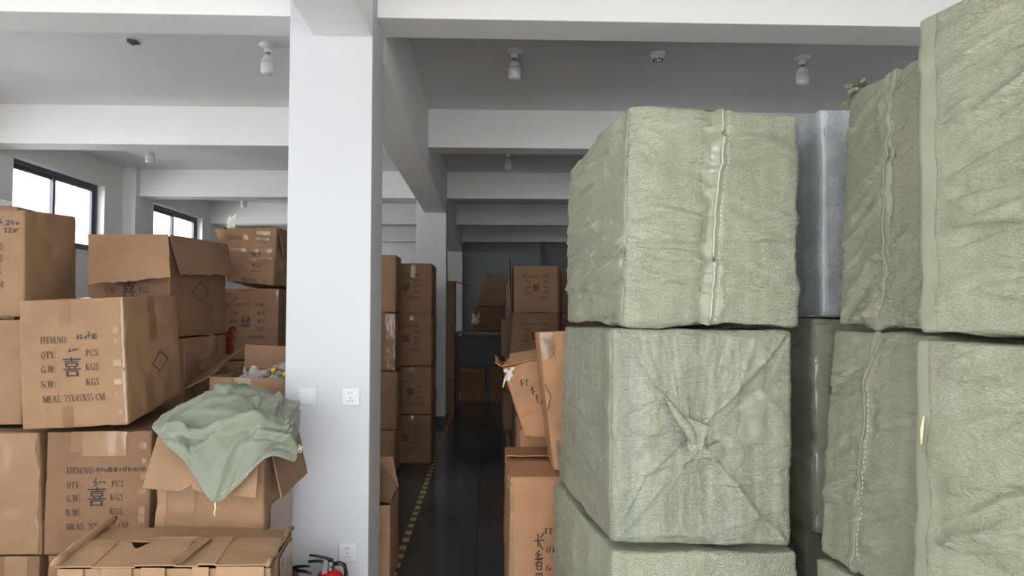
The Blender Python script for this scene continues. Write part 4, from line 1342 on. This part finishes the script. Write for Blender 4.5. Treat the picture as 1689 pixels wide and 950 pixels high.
def ex2(q, face, a, b, s):
    if face != 'front':
        return 0 * a
    X, Z = a * s.L[0], b * s.L[2]
    W_, H_ = s.L[0], s.L[2]
    kx, kz = .445 * W_, .455 * H_
    edge = sst(0, .03, np.minimum(np.minimum(X, W_ - X), np.minimum(Z, H_ - Z)))
    wob = .012 * fbm(q * 8, 77, 2)

    def side(x0, z0, x1, z1):     # >0 on the left of the way from 0 to 1
        L = math.hypot(x1 - x0, z1 - z0)
        return ((x1 - x0) * (Z - z0) - (z1 - z0) * (X - x0)) / L + wob
    tl = side(kx, kz, 0.0, H_)          # corner folds
    tr = side(kx, kz + .03, W_, H_)
    bl = side(kx, kz, 0.0, 0.0)
    brr = side(kx + .03, kz, W_, 0.0)
    top = np.minimum(-tl, tr)            # inside the upper gore
    bot = np.minimum(bl, -brr)
    h = .011 * sst(-.003, .004, top) + .009 * sst(-.004, .004, bot)
    h += .006 * np.exp(-(top / .010) ** 2) + .007 * np.exp(-(bot / .012) ** 2)
    r = np.hypot(X - kx, (Z - kz))
    th = np.arctan2(Z - kz, X - kx)
    tw = th + .25 * fbm(q * 5, 61, 2)
    # pleats running to the knot, stronger in the upper and lower gores
    gore = .35 + .65 * np.maximum(sst(-.02, .03, top), sst(-.02, .03, bot))
    pl = vnoise(np.stack([np.cos(tw) * 4.2, np.sin(tw) * 4.2, r * 2.0], -1), 63)
    pl2 = vnoise(np.stack([np.cos(tw) * 10, np.sin(tw) * 10, r * 2.5], -1), 64)
    env = sst(.015, .06, r) * (np.exp(-r / .26)) * gore
    h += .011 * env * ((1 - np.abs(pl)) ** 4 - .3) + .008 * env * ((1 - np.abs(pl2)) ** 3 - .3)
    up = vnoise(np.stack([(X - kx) / (.25 + np.maximum(Z - kz, 0)) * 10, X * 0, Z * 1.2], -1), 68)
    h += .008 * sst(-.01, .03, top) * ((1 - np.abs(up)) ** 4 - .2)
    # crisp creases: one side stands proud and dies away
    wv = .006 * fbm(q * 14, 83, 2)
    for pts, am, wd in BALE_FOLDS:
        best = np.full(X.shape, 9.0); sgn = np.zeros(X.shape)
        for (x0, z0), (x1, z1) in zip(pts, pts[1:]):
            x0, x1, z0, z1 = x0 * W_, x1 * W_, z0 * H_, z1 * H_
            dx, dz = x1 - x0, z1 - z0
            t = np.clip(((X - x0) * dx + (Z - z0) * dz) / (dx * dx + dz * dz), 0, 1)
            d = np.hypot(X - x0 - t * dx, Z - z0 - t * dz)
            sd_ = ((X - x0) * dz - (Z - z0) * dx) / math.hypot(dx, dz)
            m_ = d < best
            best = np.where(m_, d, best); sgn = np.where(m_, np.sign(sd_), sgn)
        sd_ = best * sgn + wv
        h += am * np.exp(-np.maximum(sd_, 0) / wd) * sst(-.004, .001, sd_)
    # second pucker on the upper fold
    px, pz = .27 * W_, .70 * H_
    r2 = np.hypot(X - px, Z - pz); t2 = np.arctan2(Z - pz, X - px)
    p3 = vnoise(np.stack([np.cos(t2) * 3.2, np.sin(t2) * 3.2, r2 * 2], -1), 66)
    h += .012 * np.exp(-r2 / .07) * ((1 - np.abs(p3)) ** 2 - .3)
    h += .022 * np.exp(-((X - kx - .03) ** 2 + (Z - kz + .01) ** 2) / .0011) - .014 * np.exp(-((X - kx + .03) ** 2 + (Z - kz - .02) ** 2) / .0006)
    h += .004 * np.abs(fbm(q * np.array([16, 16, 16]), 87, 3)) + .003 * fbm(q * 38, 88, 2)
    return h * edge


hb2, rb2 = bale([(.398, 2.085, .740), (.985, 2.085, .722), (.985, 3.02, .722), (.335, 3.02, .705),
                 (.400, 2.085, 1.432), (.998, 2.085, 1.424), (.995, 3.02, 1.424), (.362, 3.02, 1.420)],
                'big sage bale with its cover gathered to a knot, middle of the aisle-side stack', WEAVE2, weave_disp(2, .012, .007, -.05, .006, ex2, 1.0, 16, 1.1), (.005, .009, .005), 2)
hb2.strip('bale_tape', 'left', .955, .01, .998, .985, BTAPE, rb2, n=(6, 60), wob=.004)
hb2.strip('bale_tape', 'front', .70, .47, .84, .995, BTAPE, rb2, n=(10, 40), wob=.01, off=.003)
# twisted tail at the knot
P_ = lambda a, b, o_: hb2.S('front', np.array([a]), np.array([b]), o_)[0]
pts = [(.28, .685, .004), (.31, .645, .010), (.345, .60, .016), (.385, .555, .024), (.42, .50, .028), (.432, .46, .016)]
b = MB(); b.tube([P_(*t) for t in pts], [.004, .010, .013, .017, .016, .004], 8)
b.build('twisted_tail', WEAVE2, rb2, True, hb2.base)
panel('knot_flap', P_(.385, .60, .022), P_(.50, .56, .030), P_(.455, .455, .034), P_(.405, .44, .026), WEAVE2, rb2, hb2.base, n=(10, 10), thick=.003, noise=.008, seed=71, ragged=.01)
panel('knot_flap', P_(.50, .47, .020), P_(.57, .49, .028), P_(.60, .42, .020), P_(.53, .39, .018), WEAVE2, rb2, hb2.base, n=(10, 10), thick=.003, noise=.010, seed=73, ragged=.012)

hb3, rb3 = bale([(.380, 2.085, .004), (1.000, 2.085, .004), (.995, 3.0, .004), (.305, 3.0, .004),
                 (.405, 2.085, .712), (1.008, 2.085, .706), (.995, 3.0, .706), (.308, 3.0, .698)],
                'sage bale at the foot of the aisle-side stack, only its top in view', WEAVE, weave_disp(3, .014, .010, .12, .006), (.007, .010, .008), 3)
hb3.strip('bale_tape', 'front', .44, .5, .49, .99, BTAPE, rb3, n=(6, 30), wob=.01)

# --- second stack, in the gap
hs1, rs1 = bale(corners(1.195, 1.75, 2.26, 3.1, 1.470, 2.222, .008), 'silver grey bale glinting in the gap between the green ones', SILVER, weave_disp(4, .010, .007, .05, .006), (.008, .012, .007), 4)
hs1.strip('fold_highlight', 'front', .004, .02, .040, .985, GLOSS, rs1, n=(5, 60), wob=.01)  # pale strip laid along the fold as its painted highlight
hs2, rs2 = bale(corners(1.155, 1.75, 2.26, 3.1, .705, 1.462, .010), 'dark green bale in the gap under the silver grey one', WEAVE3, weave_disp(5, .014, .010, .05, .008), (.008, .012, .008), 5)
hs2.strip('clear_tape', 'front', .01, .03, .09, .97, GLOSS2, rs2, n=(6, 60), wob=.02, off=.002)
hs3, rs3 = bale(corners(1.20, 1.78, 2.42, 3.1, .004, .700), 'bale in deep shade at the foot of the gap stack', WEAVE3, weave_disp(6, .014, .008), (.015, .02, .015), 6)


# --- third stack, side faces towards the aisle
def ex_t(ac, gather):
    def f(q, face, a, b, s):
        if face != 'left':
            return 0 * a
        d = (a - ac(b)) * s.L[1]
        h = .013 * np.exp(-np.maximum(-d, 0) / .04) * sst(.004, -.002, d)
        if gather:
            r = np.hypot((a - .62) * s.L[1], (b - .02) * s.L[2])
            th = np.arctan2(b * s.L[2], (a - .62) * s.L[1])
            pl = vnoise(np.stack([np.cos(th) * 6, np.sin(th) * 6, r * 2], -1), 91)
            h = h + .022 * np.exp(-r / .10) * ((1 - np.abs(pl)) ** 3 - .35) + .03 * np.exp(-(((a - .42) * s.L[1]) ** 2 + ((b - .05) * s.L[2]) ** 2) / .002)
        return h
    return f


ht1, rt1 = bale([(1.140, 1.545, 1.437), (2.05, 1.54, 1.442), (2.05, 1.99, 1.437), (1.112, 2.00, 1.445),
                 (1.164, 1.545, 2.163), (2.08, 1.54, 2.163), (2.08, 1.99, 2.18), (1.160, 2.00, 2.185)],
                'olive bale with a dark seam cord, behind the nearest tall one, upper tier', WEAVE3, weave_disp(7, .010, .016, .25, .008, ex_t(lambda b: .54 - .06 * (1 - b), True), 1.0, 26, 1.6, (lambda b: .54 - .06 * (1 - b), .03)), (.011, .006, .006), 7)
seam(ht1, rt1, 'left', lambda b: .54 - .06 * (1 - b) + .006 * sin(b * 9), .03, .99, .0022, .000, mat=SEAMD, sb=(2, 36))
ht1.strip('bale_tape', 'left', .44, .40, .54, .99, BTAPE, rt1, n=(8, 40), wob=.01)
ht1.strip('bale_tape', 'top', .0, .40, .5, .55, BTAPE, rt1, n=(20, 6))
ht2, rt2 = bale([(1.115, 1.545, .735), (2.03, 1.54, .735), (2.03, 1.99, .735), (1.036, 2.00, .735),
                 (1.130, 1.545, 1.422), (2.05, 1.54, 1.420), (2.05, 1.99, 1.420), (1.094, 2.00, 1.430)],
                'olive bale with a pale slanting seam, under the one with the dark seam cord', WEAVE3, weave_disp(8, .010, .012, .2, .007, ex_t(lambda b: .34 + .14 * b, False), 1.0, 24, 1.3, (lambda b: .34 + .14 * b, .03)), (.012, .006, .006), 8)
seam(ht2, rt2, 'left', lambda b: .34 + .14 * b + .006 * sin(b * 7), .03, .985, .0022, .004, mat=SEAMD, sb=(4, 70))
ht3, rt3 = bale([(1.085, 1.545, .004), (2.03, 1.54, .004), (2.03, 1.99, .004), (1.010, 2.00, .004),
                 (1.115, 1.545, .720), (2.05, 1.54, .720), (2.05, 1.99, .720), (1.020, 2.00, .722)],
                'olive bale low by the gap, under the one with the slanting seam', WEAVE3, weave_disp(9, .012, .008), (.016, .008, .010), 9)

# --- nearest stack, cut by the picture edge
hu1, ru1 = bale([(1.205, .92, 1.424), (2.00, 1.10, 1.424), (1.95, 1.465, 1.43), (1.030, 1.505, 1.438),
                 (1.225, .92, 2.205), (2.02, 1.10, 2.205), (1.96, 1.465, 2.20), (1.046, 1.505, 2.196)],
                'nearest pale sage bale reaching out of the picture, upper one', WEAVE4, weave_disp(10, .006, .014, .10, .004, None, .7, 34, 1.7, (lambda b: .03 + 0 * b, .06)), (.014, .0055, .0055), 10)
hu1.strip('bale_tape', 'left', .002, .01, .085, .99, BTAPE, ru1, n=(8, 60), wob=.006)
hu2, ru2 = bale([(1.185, .92, .690), (1.98, 1.10, .690), (1.93, 1.465, .690), (.995, 1.505, .690),
                 (1.195, .92, 1.396), (1.99, 1.10, 1.396), (1.94, 1.465, 1.420), (1.020, 1.505, 1.422)],
                'nearest sage bale reaching out of the picture, under the upper one', WEAVE4, weave_disp(11, .007, .012, .22, .005, None, .7, 34, 1.7, (lambda b: .03 + 0 * b, .06)), (.014, .0055, .0055), 11)
hu2.strip('bale_tape', 'left', .002, .01, .07, .99, BTAPE, ru2, n=(8, 60), wob=.006)
PU = lambda a, b, o_: tuple(hu2.S('left', np.array([a]), np.array([b]), o_)[0])
b = MB(); b.tube([PU(.056, .665, .008), PU(.055, .71, .010), PU(.054, .755, .008)], [.002, .004, .002], 6)
b.build('exposed_straw', plain('pale_straw', lin(200, 192, 150), .5), ru2, True, hu2.base)
b = MB(); b.tube([PU(.221 + .0096 * i, .60 - .0185 * i, .0015) for i in (0, 2, 4, 6, 8, 10)], .0009, 5)
b.build('light_crease_line', SEAM, ru2, True, hu2.base)  # pale line drawn in for a faint light crease
crumple('corner_fold', (1.175, 1.965, 2.185), (.03, .06, .03), WEAVE3, rt1, ht1.base, 131)
hu3, ru3 = bale([(1.19, .92, .004), (1.98, 1.10, .004), (1.93, 1.465, .004), (1.00, 1.505, .004),
                 (1.19, .92, .680), (1.98, 1.10, .680), (1.93, 1.465, .680), (1.00, 1.505, .680)],
                'bale on the floor below the two nearest ones, out of the picture', WEAVE4, weave_disp(12, .010, .008), (.03, .03, .03), 12)

# ================================================================== CARTONS BEHIND THE BALES
GA = 'cardboard boxes along the aisle behind the bales'
hM, rM = carton([(.100, 3.10, .004), (.70, 3.10, .004), (.70, 3.78, .004), (.095, 3.78, .004),
                 (.106, 3.10, .694), (.70, 3.10, .690), (.70, 3.78, .690), (.100, 3.78, .694)],
                'tall carton on the aisle floor, IT Q G and handwriting showing beside the bale', GA, 3, .022, .010)
word(hM, 'front', 'ITEM.NO:', .278, .60, .643, .040, rM)
word(hM, 'front', 'QTY:', .290, .43, .517, .040, rM)
word(hM, 'front', 'G.W:', .290, .43, .39, .040, rM)
word(hM, 'front', 'N.W:', .290, .43, .265, .040, rM)
hM.decal('handwriting', 'front', pen_q([[(0, .84), (1, .85)], [(.35, .98), (.35, .72)], [(.4, .82), (.85, .66)], [(.95, 1), (.65, .90)], [(.5, .64), (.1, .56)], [(.15, .52), (.75, .56)], [(.05, .46), (.9, .48)], [(.45, .58), (.3, .46), (.6, .44), (.9, .49)],
                                       [(.4, .42), (.1, .34)], [(.2, .38), (.75, .40), (.75, .24), (.3, .24), (.2, .38)], [(.3, .31), (.7, .32)], [(.2, .16), (.2, .0)], [(.2, .15), (.8, .16), (.8, .0)], [(.5, .16), (.5, .02)], [(.25, .08), (.75, .09)]], .20, .275, .30, .63, .010, .87), PEN, rM)
hM.strip('clear_tape', 'front', .002, .3, .03, .97, CLEAR, rM, n=(4, 30), wob=.01)
panel('lid_flap', (.108, 3.095, .697), (.70, 3.095, .695), (.70, 3.36, .708), (.104, 3.36, .712), CARD[3], rM, hM.base, seed=81, noise=.004, ragged=.006)
panel('lid_flap', (.70, 3.785, .697), (.100, 3.785, .697), (.10, 3.50, .712), (.70, 3.50, .710), CARD[3], rM, hM.base, seed=82, noise=.005, ragged=.008)
crumple('torn_tape', (.10, 3.13, .66), (.012, .01, .03), CLEAR, rM, hM.base, 84)
hM2, r = carton(corners(.19, .70, 3.80, 4.35, .004, .795), 'carton on the aisle floor behind the tall one, under the leaning torn box', GA, 3, .03)
hN, rN = carton([(.318, 3.12, .722), (.76, 3.12, .718), (.76, 3.44, .718), (.318, 3.44, .724),
                 (.246, 3.12, 1.392), (.70, 3.12, 1.400), (.70, 3.44, 1.395), (.246, 3.44, 1.380)],
                'orange brown carton leaning against the back of the bales', GA, 3, .022, .006, .005)
hN.strip('clear_tape', 'front', .01, .80, .16, .995, CLEAR, rN, n=(10, 14), wob=.03, off=.002)
hN.strip('packing_tape', 'front', .05, .01, .10, .22, TAPE, rN, n=(5, 10))
hN.decal('printed_diamond', 'front', [[(.003, .62), (.012, .62), (.060, .53), (.050, .53)], [(.050, .53), (.060, .53), (.014, .43), (.004, .43)]], INK, rN)
hO, rO = carton([(.206, 3.56, .800), (.66, 3.56, .800), (.66, 3.90, .805), (.206, 3.90, .805),
                 (.079, 3.56, 1.185), (.58, 3.56, 1.29), (.58, 3.90, 1.28), (.079, 3.90, 1.19)],
                'torn carton leaning over the aisle with white tape at its corner', GA, 3, .022, .008, .007, open_top=True)
panel('flap', (.082, 3.56, 1.19), (.57, 3.56, 1.292), (.56, 3.70, 1.335), (.13, 3.70, 1.245), CARD[3], rO, hO.base, n=(30, 8), seed=91, ragged=.03, noise=.01)
panel('flap', (.075, 3.90, 1.19), (.078, 3.57, 1.185), (.045, 3.56, 1.205), (.050, 3.86, 1.225), CARD[3], rO, hO.base, seed=92, ragged=.02)
crumple('torn_tape', (.115, 3.545, 1.150), (.024, .010, .028), SCRAP, rO, hO.base, 93)
b = MB(); b.tube([(.10, 3.54, 1.14), (.088, 3.537, 1.10), (.083, 3.537, 1.075)], [.006, .005, .003], 6); b.build('torn_tape', SCRAP, rO, True, hO.base)
hO.decal('handwriting', 'front', pen_q([[(0, .9), (.12, 1)], [(.05, 1), (.02, .8)], [(.0, .85), (.14, .9)], [(.25, .95), (.4, .98)], [(.32, 1), (.28, .8)], [(.4, .65), (.55, .7)], [(.42, .55), (.6, .62)], [(.5, .75), (.45, .5)], [(.55, .4), (.7, .45)], [(.6, .5), (.58, .25)], [(.7, .2), (.85, .25)], [(.78, .3), (.74, .0)]], .14, .36, .35, .78, .010, 1.1), PEN, rO)

GP = 'cardboard boxes in the far stacks along the aisle'
zs = (.004, .500, .996, 1.490, 1.972)
lab = ('floor carton of the far stack, in deep shade behind the leaning torn box', 'carton second from the floor of the far stack behind the torn box',
       'bulging carton with upside-down print, second from top of the far stack', 'carton with upside-down print crowning the far stack, a flap standing at its side')
for i in range(4):
    bl = .035 if i == 2 else .006
    c = corners(.262, .708, 6.5, 7.1, zs[i], zs[i + 1] - .006)
    if i == 2:
        c = [(.215, 6.5, zs[2]), (.70, 6.5, zs[2]), (.70, 7.1, zs[2]), (.215, 7.1, zs[2]), (.255, 6.5, zs[3] - .006), (.70, 6.5, zs[3] - .006), (.70, 7.1, zs[3] - .006), (.255, 7.1, zs[3] - .006)]
    hx, r = carton(c, lab[i], GP, 0 if i > 1 else 2, .035, bl)
    if i >= 2:
        standard_print(hx, 'front', r, True)
    if i == 2:
        crumple('torn_tape', (.47, 6.49, 1.41), (.03, .008, .03), SCRAP, r, hx.base, 95)
    if i == 3:
        panel('flap', (.228, 6.55, 1.50), (.250, 6.98, 1.50), (.240, 6.95, 2.05), (.205, 6.52, 2.05), CARD[1], r, hx.base, seed=96, ragged=.01)
for i in range(4):
    hx, r = carton(corners(.80, 1.25, 7.0, 7.6, zs[i], zs[i + 1] - .006), ('floor carton of the stack half hidden by the bales, far along the aisle', 'second carton up of the stack half hidden by the bales',
                   'taped carton third up of the stack half hidden by the bales', 'top carton of the stack half hidden by the bales')[i], GP, 2, .05)
    if i == 2:
        tape_v(hx, 'front', .08, .08, .12, 0, r, CLEAR)
for i in range(4):
    dx = (.0, .03, -.02, .05)[i]
    hx, r = carton(corners(.20 + dx, .62 + dx, 8.2, 8.8, .47 * i + .004, .47 * (i + 1)), ('floor carton of the dark stack behind the far printed one', 'second carton of the dark stack behind the far printed one',
                   'third carton of the dark stack behind the far printed one', 'top carton of the dark stack, its corner beside the standing flap')[i], GP, 2, .05)

# far stacks left of the aisle, beside the second column
GQ = 'cardboard boxes in the far stacks behind the column'
zq1 = (.004, .41, .95, 1.49, 2.03)
for i in range(4):
    hx, r = carton(corners(-1.30, -.857 + (.02 if i == 1 else 0), 6.0, 6.34, zq1[i], zq1[i + 1] - .006), ('floor carton right behind the column, front row of the far stack', 'sagging carton second up behind the column, front row',
                   'shiny taped carton third up behind the column, front row', 'top carton behind the column, front row, orange in the light')[i], GQ, (2, 2, 2, 0)[i], .035, .012)
    if i == 2:
        hx.strip('clear_tape', 'front', .80, .02, .99, .98, CLEAR, r, n=(8, 30), wob=.03, off=.003)
zq2 = (.004, .485, .96, 1.48, 1.985)
for i in range(4):
    w = (.0, .0, .03, .0)[i]
    hx, r = carton(corners(-1.02, -.562, 6.42, 7.0, zq2[i], zq2[i + 1] - .006), ('floor carton at the aisle edge beside the hazard tape', 'carton second from the floor at the aisle edge, loose tape on it',
                   'carton third from the floor at the aisle edge, bulging sideways', 'top carton at the aisle edge with a shiny strip of clear tape')[i], GQ, 2, .035, .02 if i in (1, 2) else .008)
    standard_print(hx, 'front', r, i != 1, dx=.05)
    tape_v(hx, 'front', .60 if i == 3 else .58, .10, .28 if i == 3 else .12, 0, r, CLEAR)

# small open carton just behind the column
hR, rR = carton(corners(-.95, -.525, 3.52, 3.86, .004, .452), 'small open carton with a raised flap just behind the white column', GQ, 0, .025, .005, open_top=True)
panel('flap', (-.80, 3.76, .440), (-.528, 3.53, .458), (-.500, 3.62, .535), (-.80, 3.86, .79), CARD[2], rR, hR.base, seed=101, noise=.006)
panel('flap', (-.525, 3.865, .455), (-.95, 3.865, .455), (-.93, 3.92, .62), (-.57, 3.92, .62), CARD[1], rR, hR.base, seed=102, noise=.006)

# dark end of the aisle
GD = 'things heaped in the dark end of the aisle'
tb = empty('work_table', (-.18, 11.0, 0), 'dark work table half lost in shade at the aisle end', 'table')
DKM = plain('dark_steel', lin(46, 46, 48), .45)
b = MB(); b.box(-.36, .62, -.35, .35, 1.14, 1.18); b.build('table_top', plain('grey_laminate', lin(70, 71, 72), .4), tb)
for sx_ in (-.34, .60):
    for sy in (-1, 1):
        b = MB(); b.box(sx_ - .02, sx_ + .02, sy * .32 - .02, sy * .32 + .02, 0, 1.14); b.build('leg', DKM, tb)
b = MB(); b.box(-.32, .58, .30, .32, .1, 1.1); b.build('dark_sheet', DKM, tb)  # dark sheet added, like the two cartons, to blacken the space under the table
for i, (x0, x1, z1) in enumerate(((-.46, -.05, .52), (.02, .38, .60))):
    hx, r = carton(corners(x0, x1, 10.75, 11.25, .004, z1), ('dark carton pushed under the work table', 'taller dark carton under the work table')[i], GD, 2, .06)
hx, r = carton([(-.19, 10.95, 1.60), (.30, 10.95, 1.60), (.30, 11.4, 1.60), (-.19, 11.4, 1.60), (-.07, 10.95, 2.16), (.42, 10.95, 2.06), (.42, 11.4, 2.06), (-.07, 11.4, 2.16)],
               'tilted dark carton on the heap at the aisle end', GD, 2, .05)
hx, r = carton(corners(-.25, .28, 10.95, 11.34, 1.185, 1.59), 'dark carton under the tilted one on the work table', GD, 2, .05, .02)
crumple('torn_tape', (-.2, 10.93, 1.4), (.06, .02, .09), SCRAP, r, hx.base, 111)
for i in range(4):
    hx, r = carton(corners(-.95, -.50, 9.6, 10.1, .49 * i + .004, .49 * (i + 1), .0), ('floor carton in the dark behind the second column', 'second carton in the dark behind the second column',
                   'third carton in the dark behind the second column', 'open-flapped top carton in the dark behind the second column')[i], GD, 2, .06, open_top=(i == 3))
    if i == 3:
        panel('flap', (-.50, 9.6, 1.965), (-.50, 10.1, 1.965), (-.27, 10.08, 1.90), (-.27, 9.62, 1.89), CARD[2], r, hx.base, seed=121)
        panel('flap', (-.95, 9.6, 1.965), (-.52, 9.6, 1.965), (-.52, 9.52, 1.78), (-.94, 9.52, 1.78), CARD[2], r, hx.base, seed=122)

# unseen bales added to fill the row and block light to the right wall
for k, (x0, x1) in enumerate(((1.86, 2.44), (2.50, 3.08))):
    for i in range(3):
        bale(corners(x0, x1, 2.3, 3.15, .004 + .72 * i, .715 + .72 * i), ('floor bale of the hidden row towards the wall', 'middle bale of the hidden row towards the wall', 'top bale of the hidden row towards the wall')[i] + (', nearer the gap', ', against the wall')[k],
             WEAVE3, weave_disp(30 + k * 3 + i, .012, .008), (.03, .03, .03), 30 + k * 3 + i)


# unseen stacks added to block light across the left bay; then the alley house
GH = 'cardboard boxes stacked in the left bay out of sight'
first = None
for (x, y, wh) in ((-1.62, 7.4, 'nearer inner'), (-2.2, 7.4, 'nearer outer'), (-1.62, 9.6, 'farther inner'), (-2.2, 9.6, 'farther outer')):
    for i in range(4):
        lb = ('floor', 'second', 'third', 'top')[i] + ' carton of the ' + wh + ' hidden stack in the left bay'
        if first is None:
            hx, first = carton(corners(x, x + .52, y, y + .7, .004, .48), lb, GH, 2, .06)
            bz = first.location.copy()
            ox, oy = x, y
        else:
            r = first.copy(); COL.objects.link(r)
            r['label'] = lb
            r.location = (bz[0] + x - ox, bz[1] + y - oy, .004 + .482 * i)
            for ch in list(first.children):
                c = ch.copy(); COL.objects.link(c); c.parent = r

nb = empty('exterior_house', (-10.5, 8, -.2), 'pale sunlit house seen washed out through the windows', 'building')  # house added to bounce sunlight through the windows into the left bay
PALE = mk_paint('pale_render', (.72, .72, .71, 1))
b = MB(); b.box(-12.5, -9.2, -6, 22, -.2, 7.5); b.build('house_wall', PALE, nb, wloc=nb.location)
for k in range(9):
    y = -4 + 2.9 * k
    b = MB(); b.box(-9.2, -9.1, y, y + 1.5, 1.5, 2.9); b.build('house_window', plain('grey_shutter', (.5, .51, .53, 1), .5), nb, wloc=nb.location)
b = MB(); b.box(-9.2, -8.8, -6, 22, 3.5, 3.7); b.build('ledge', PALE, nb, wloc=nb.location)
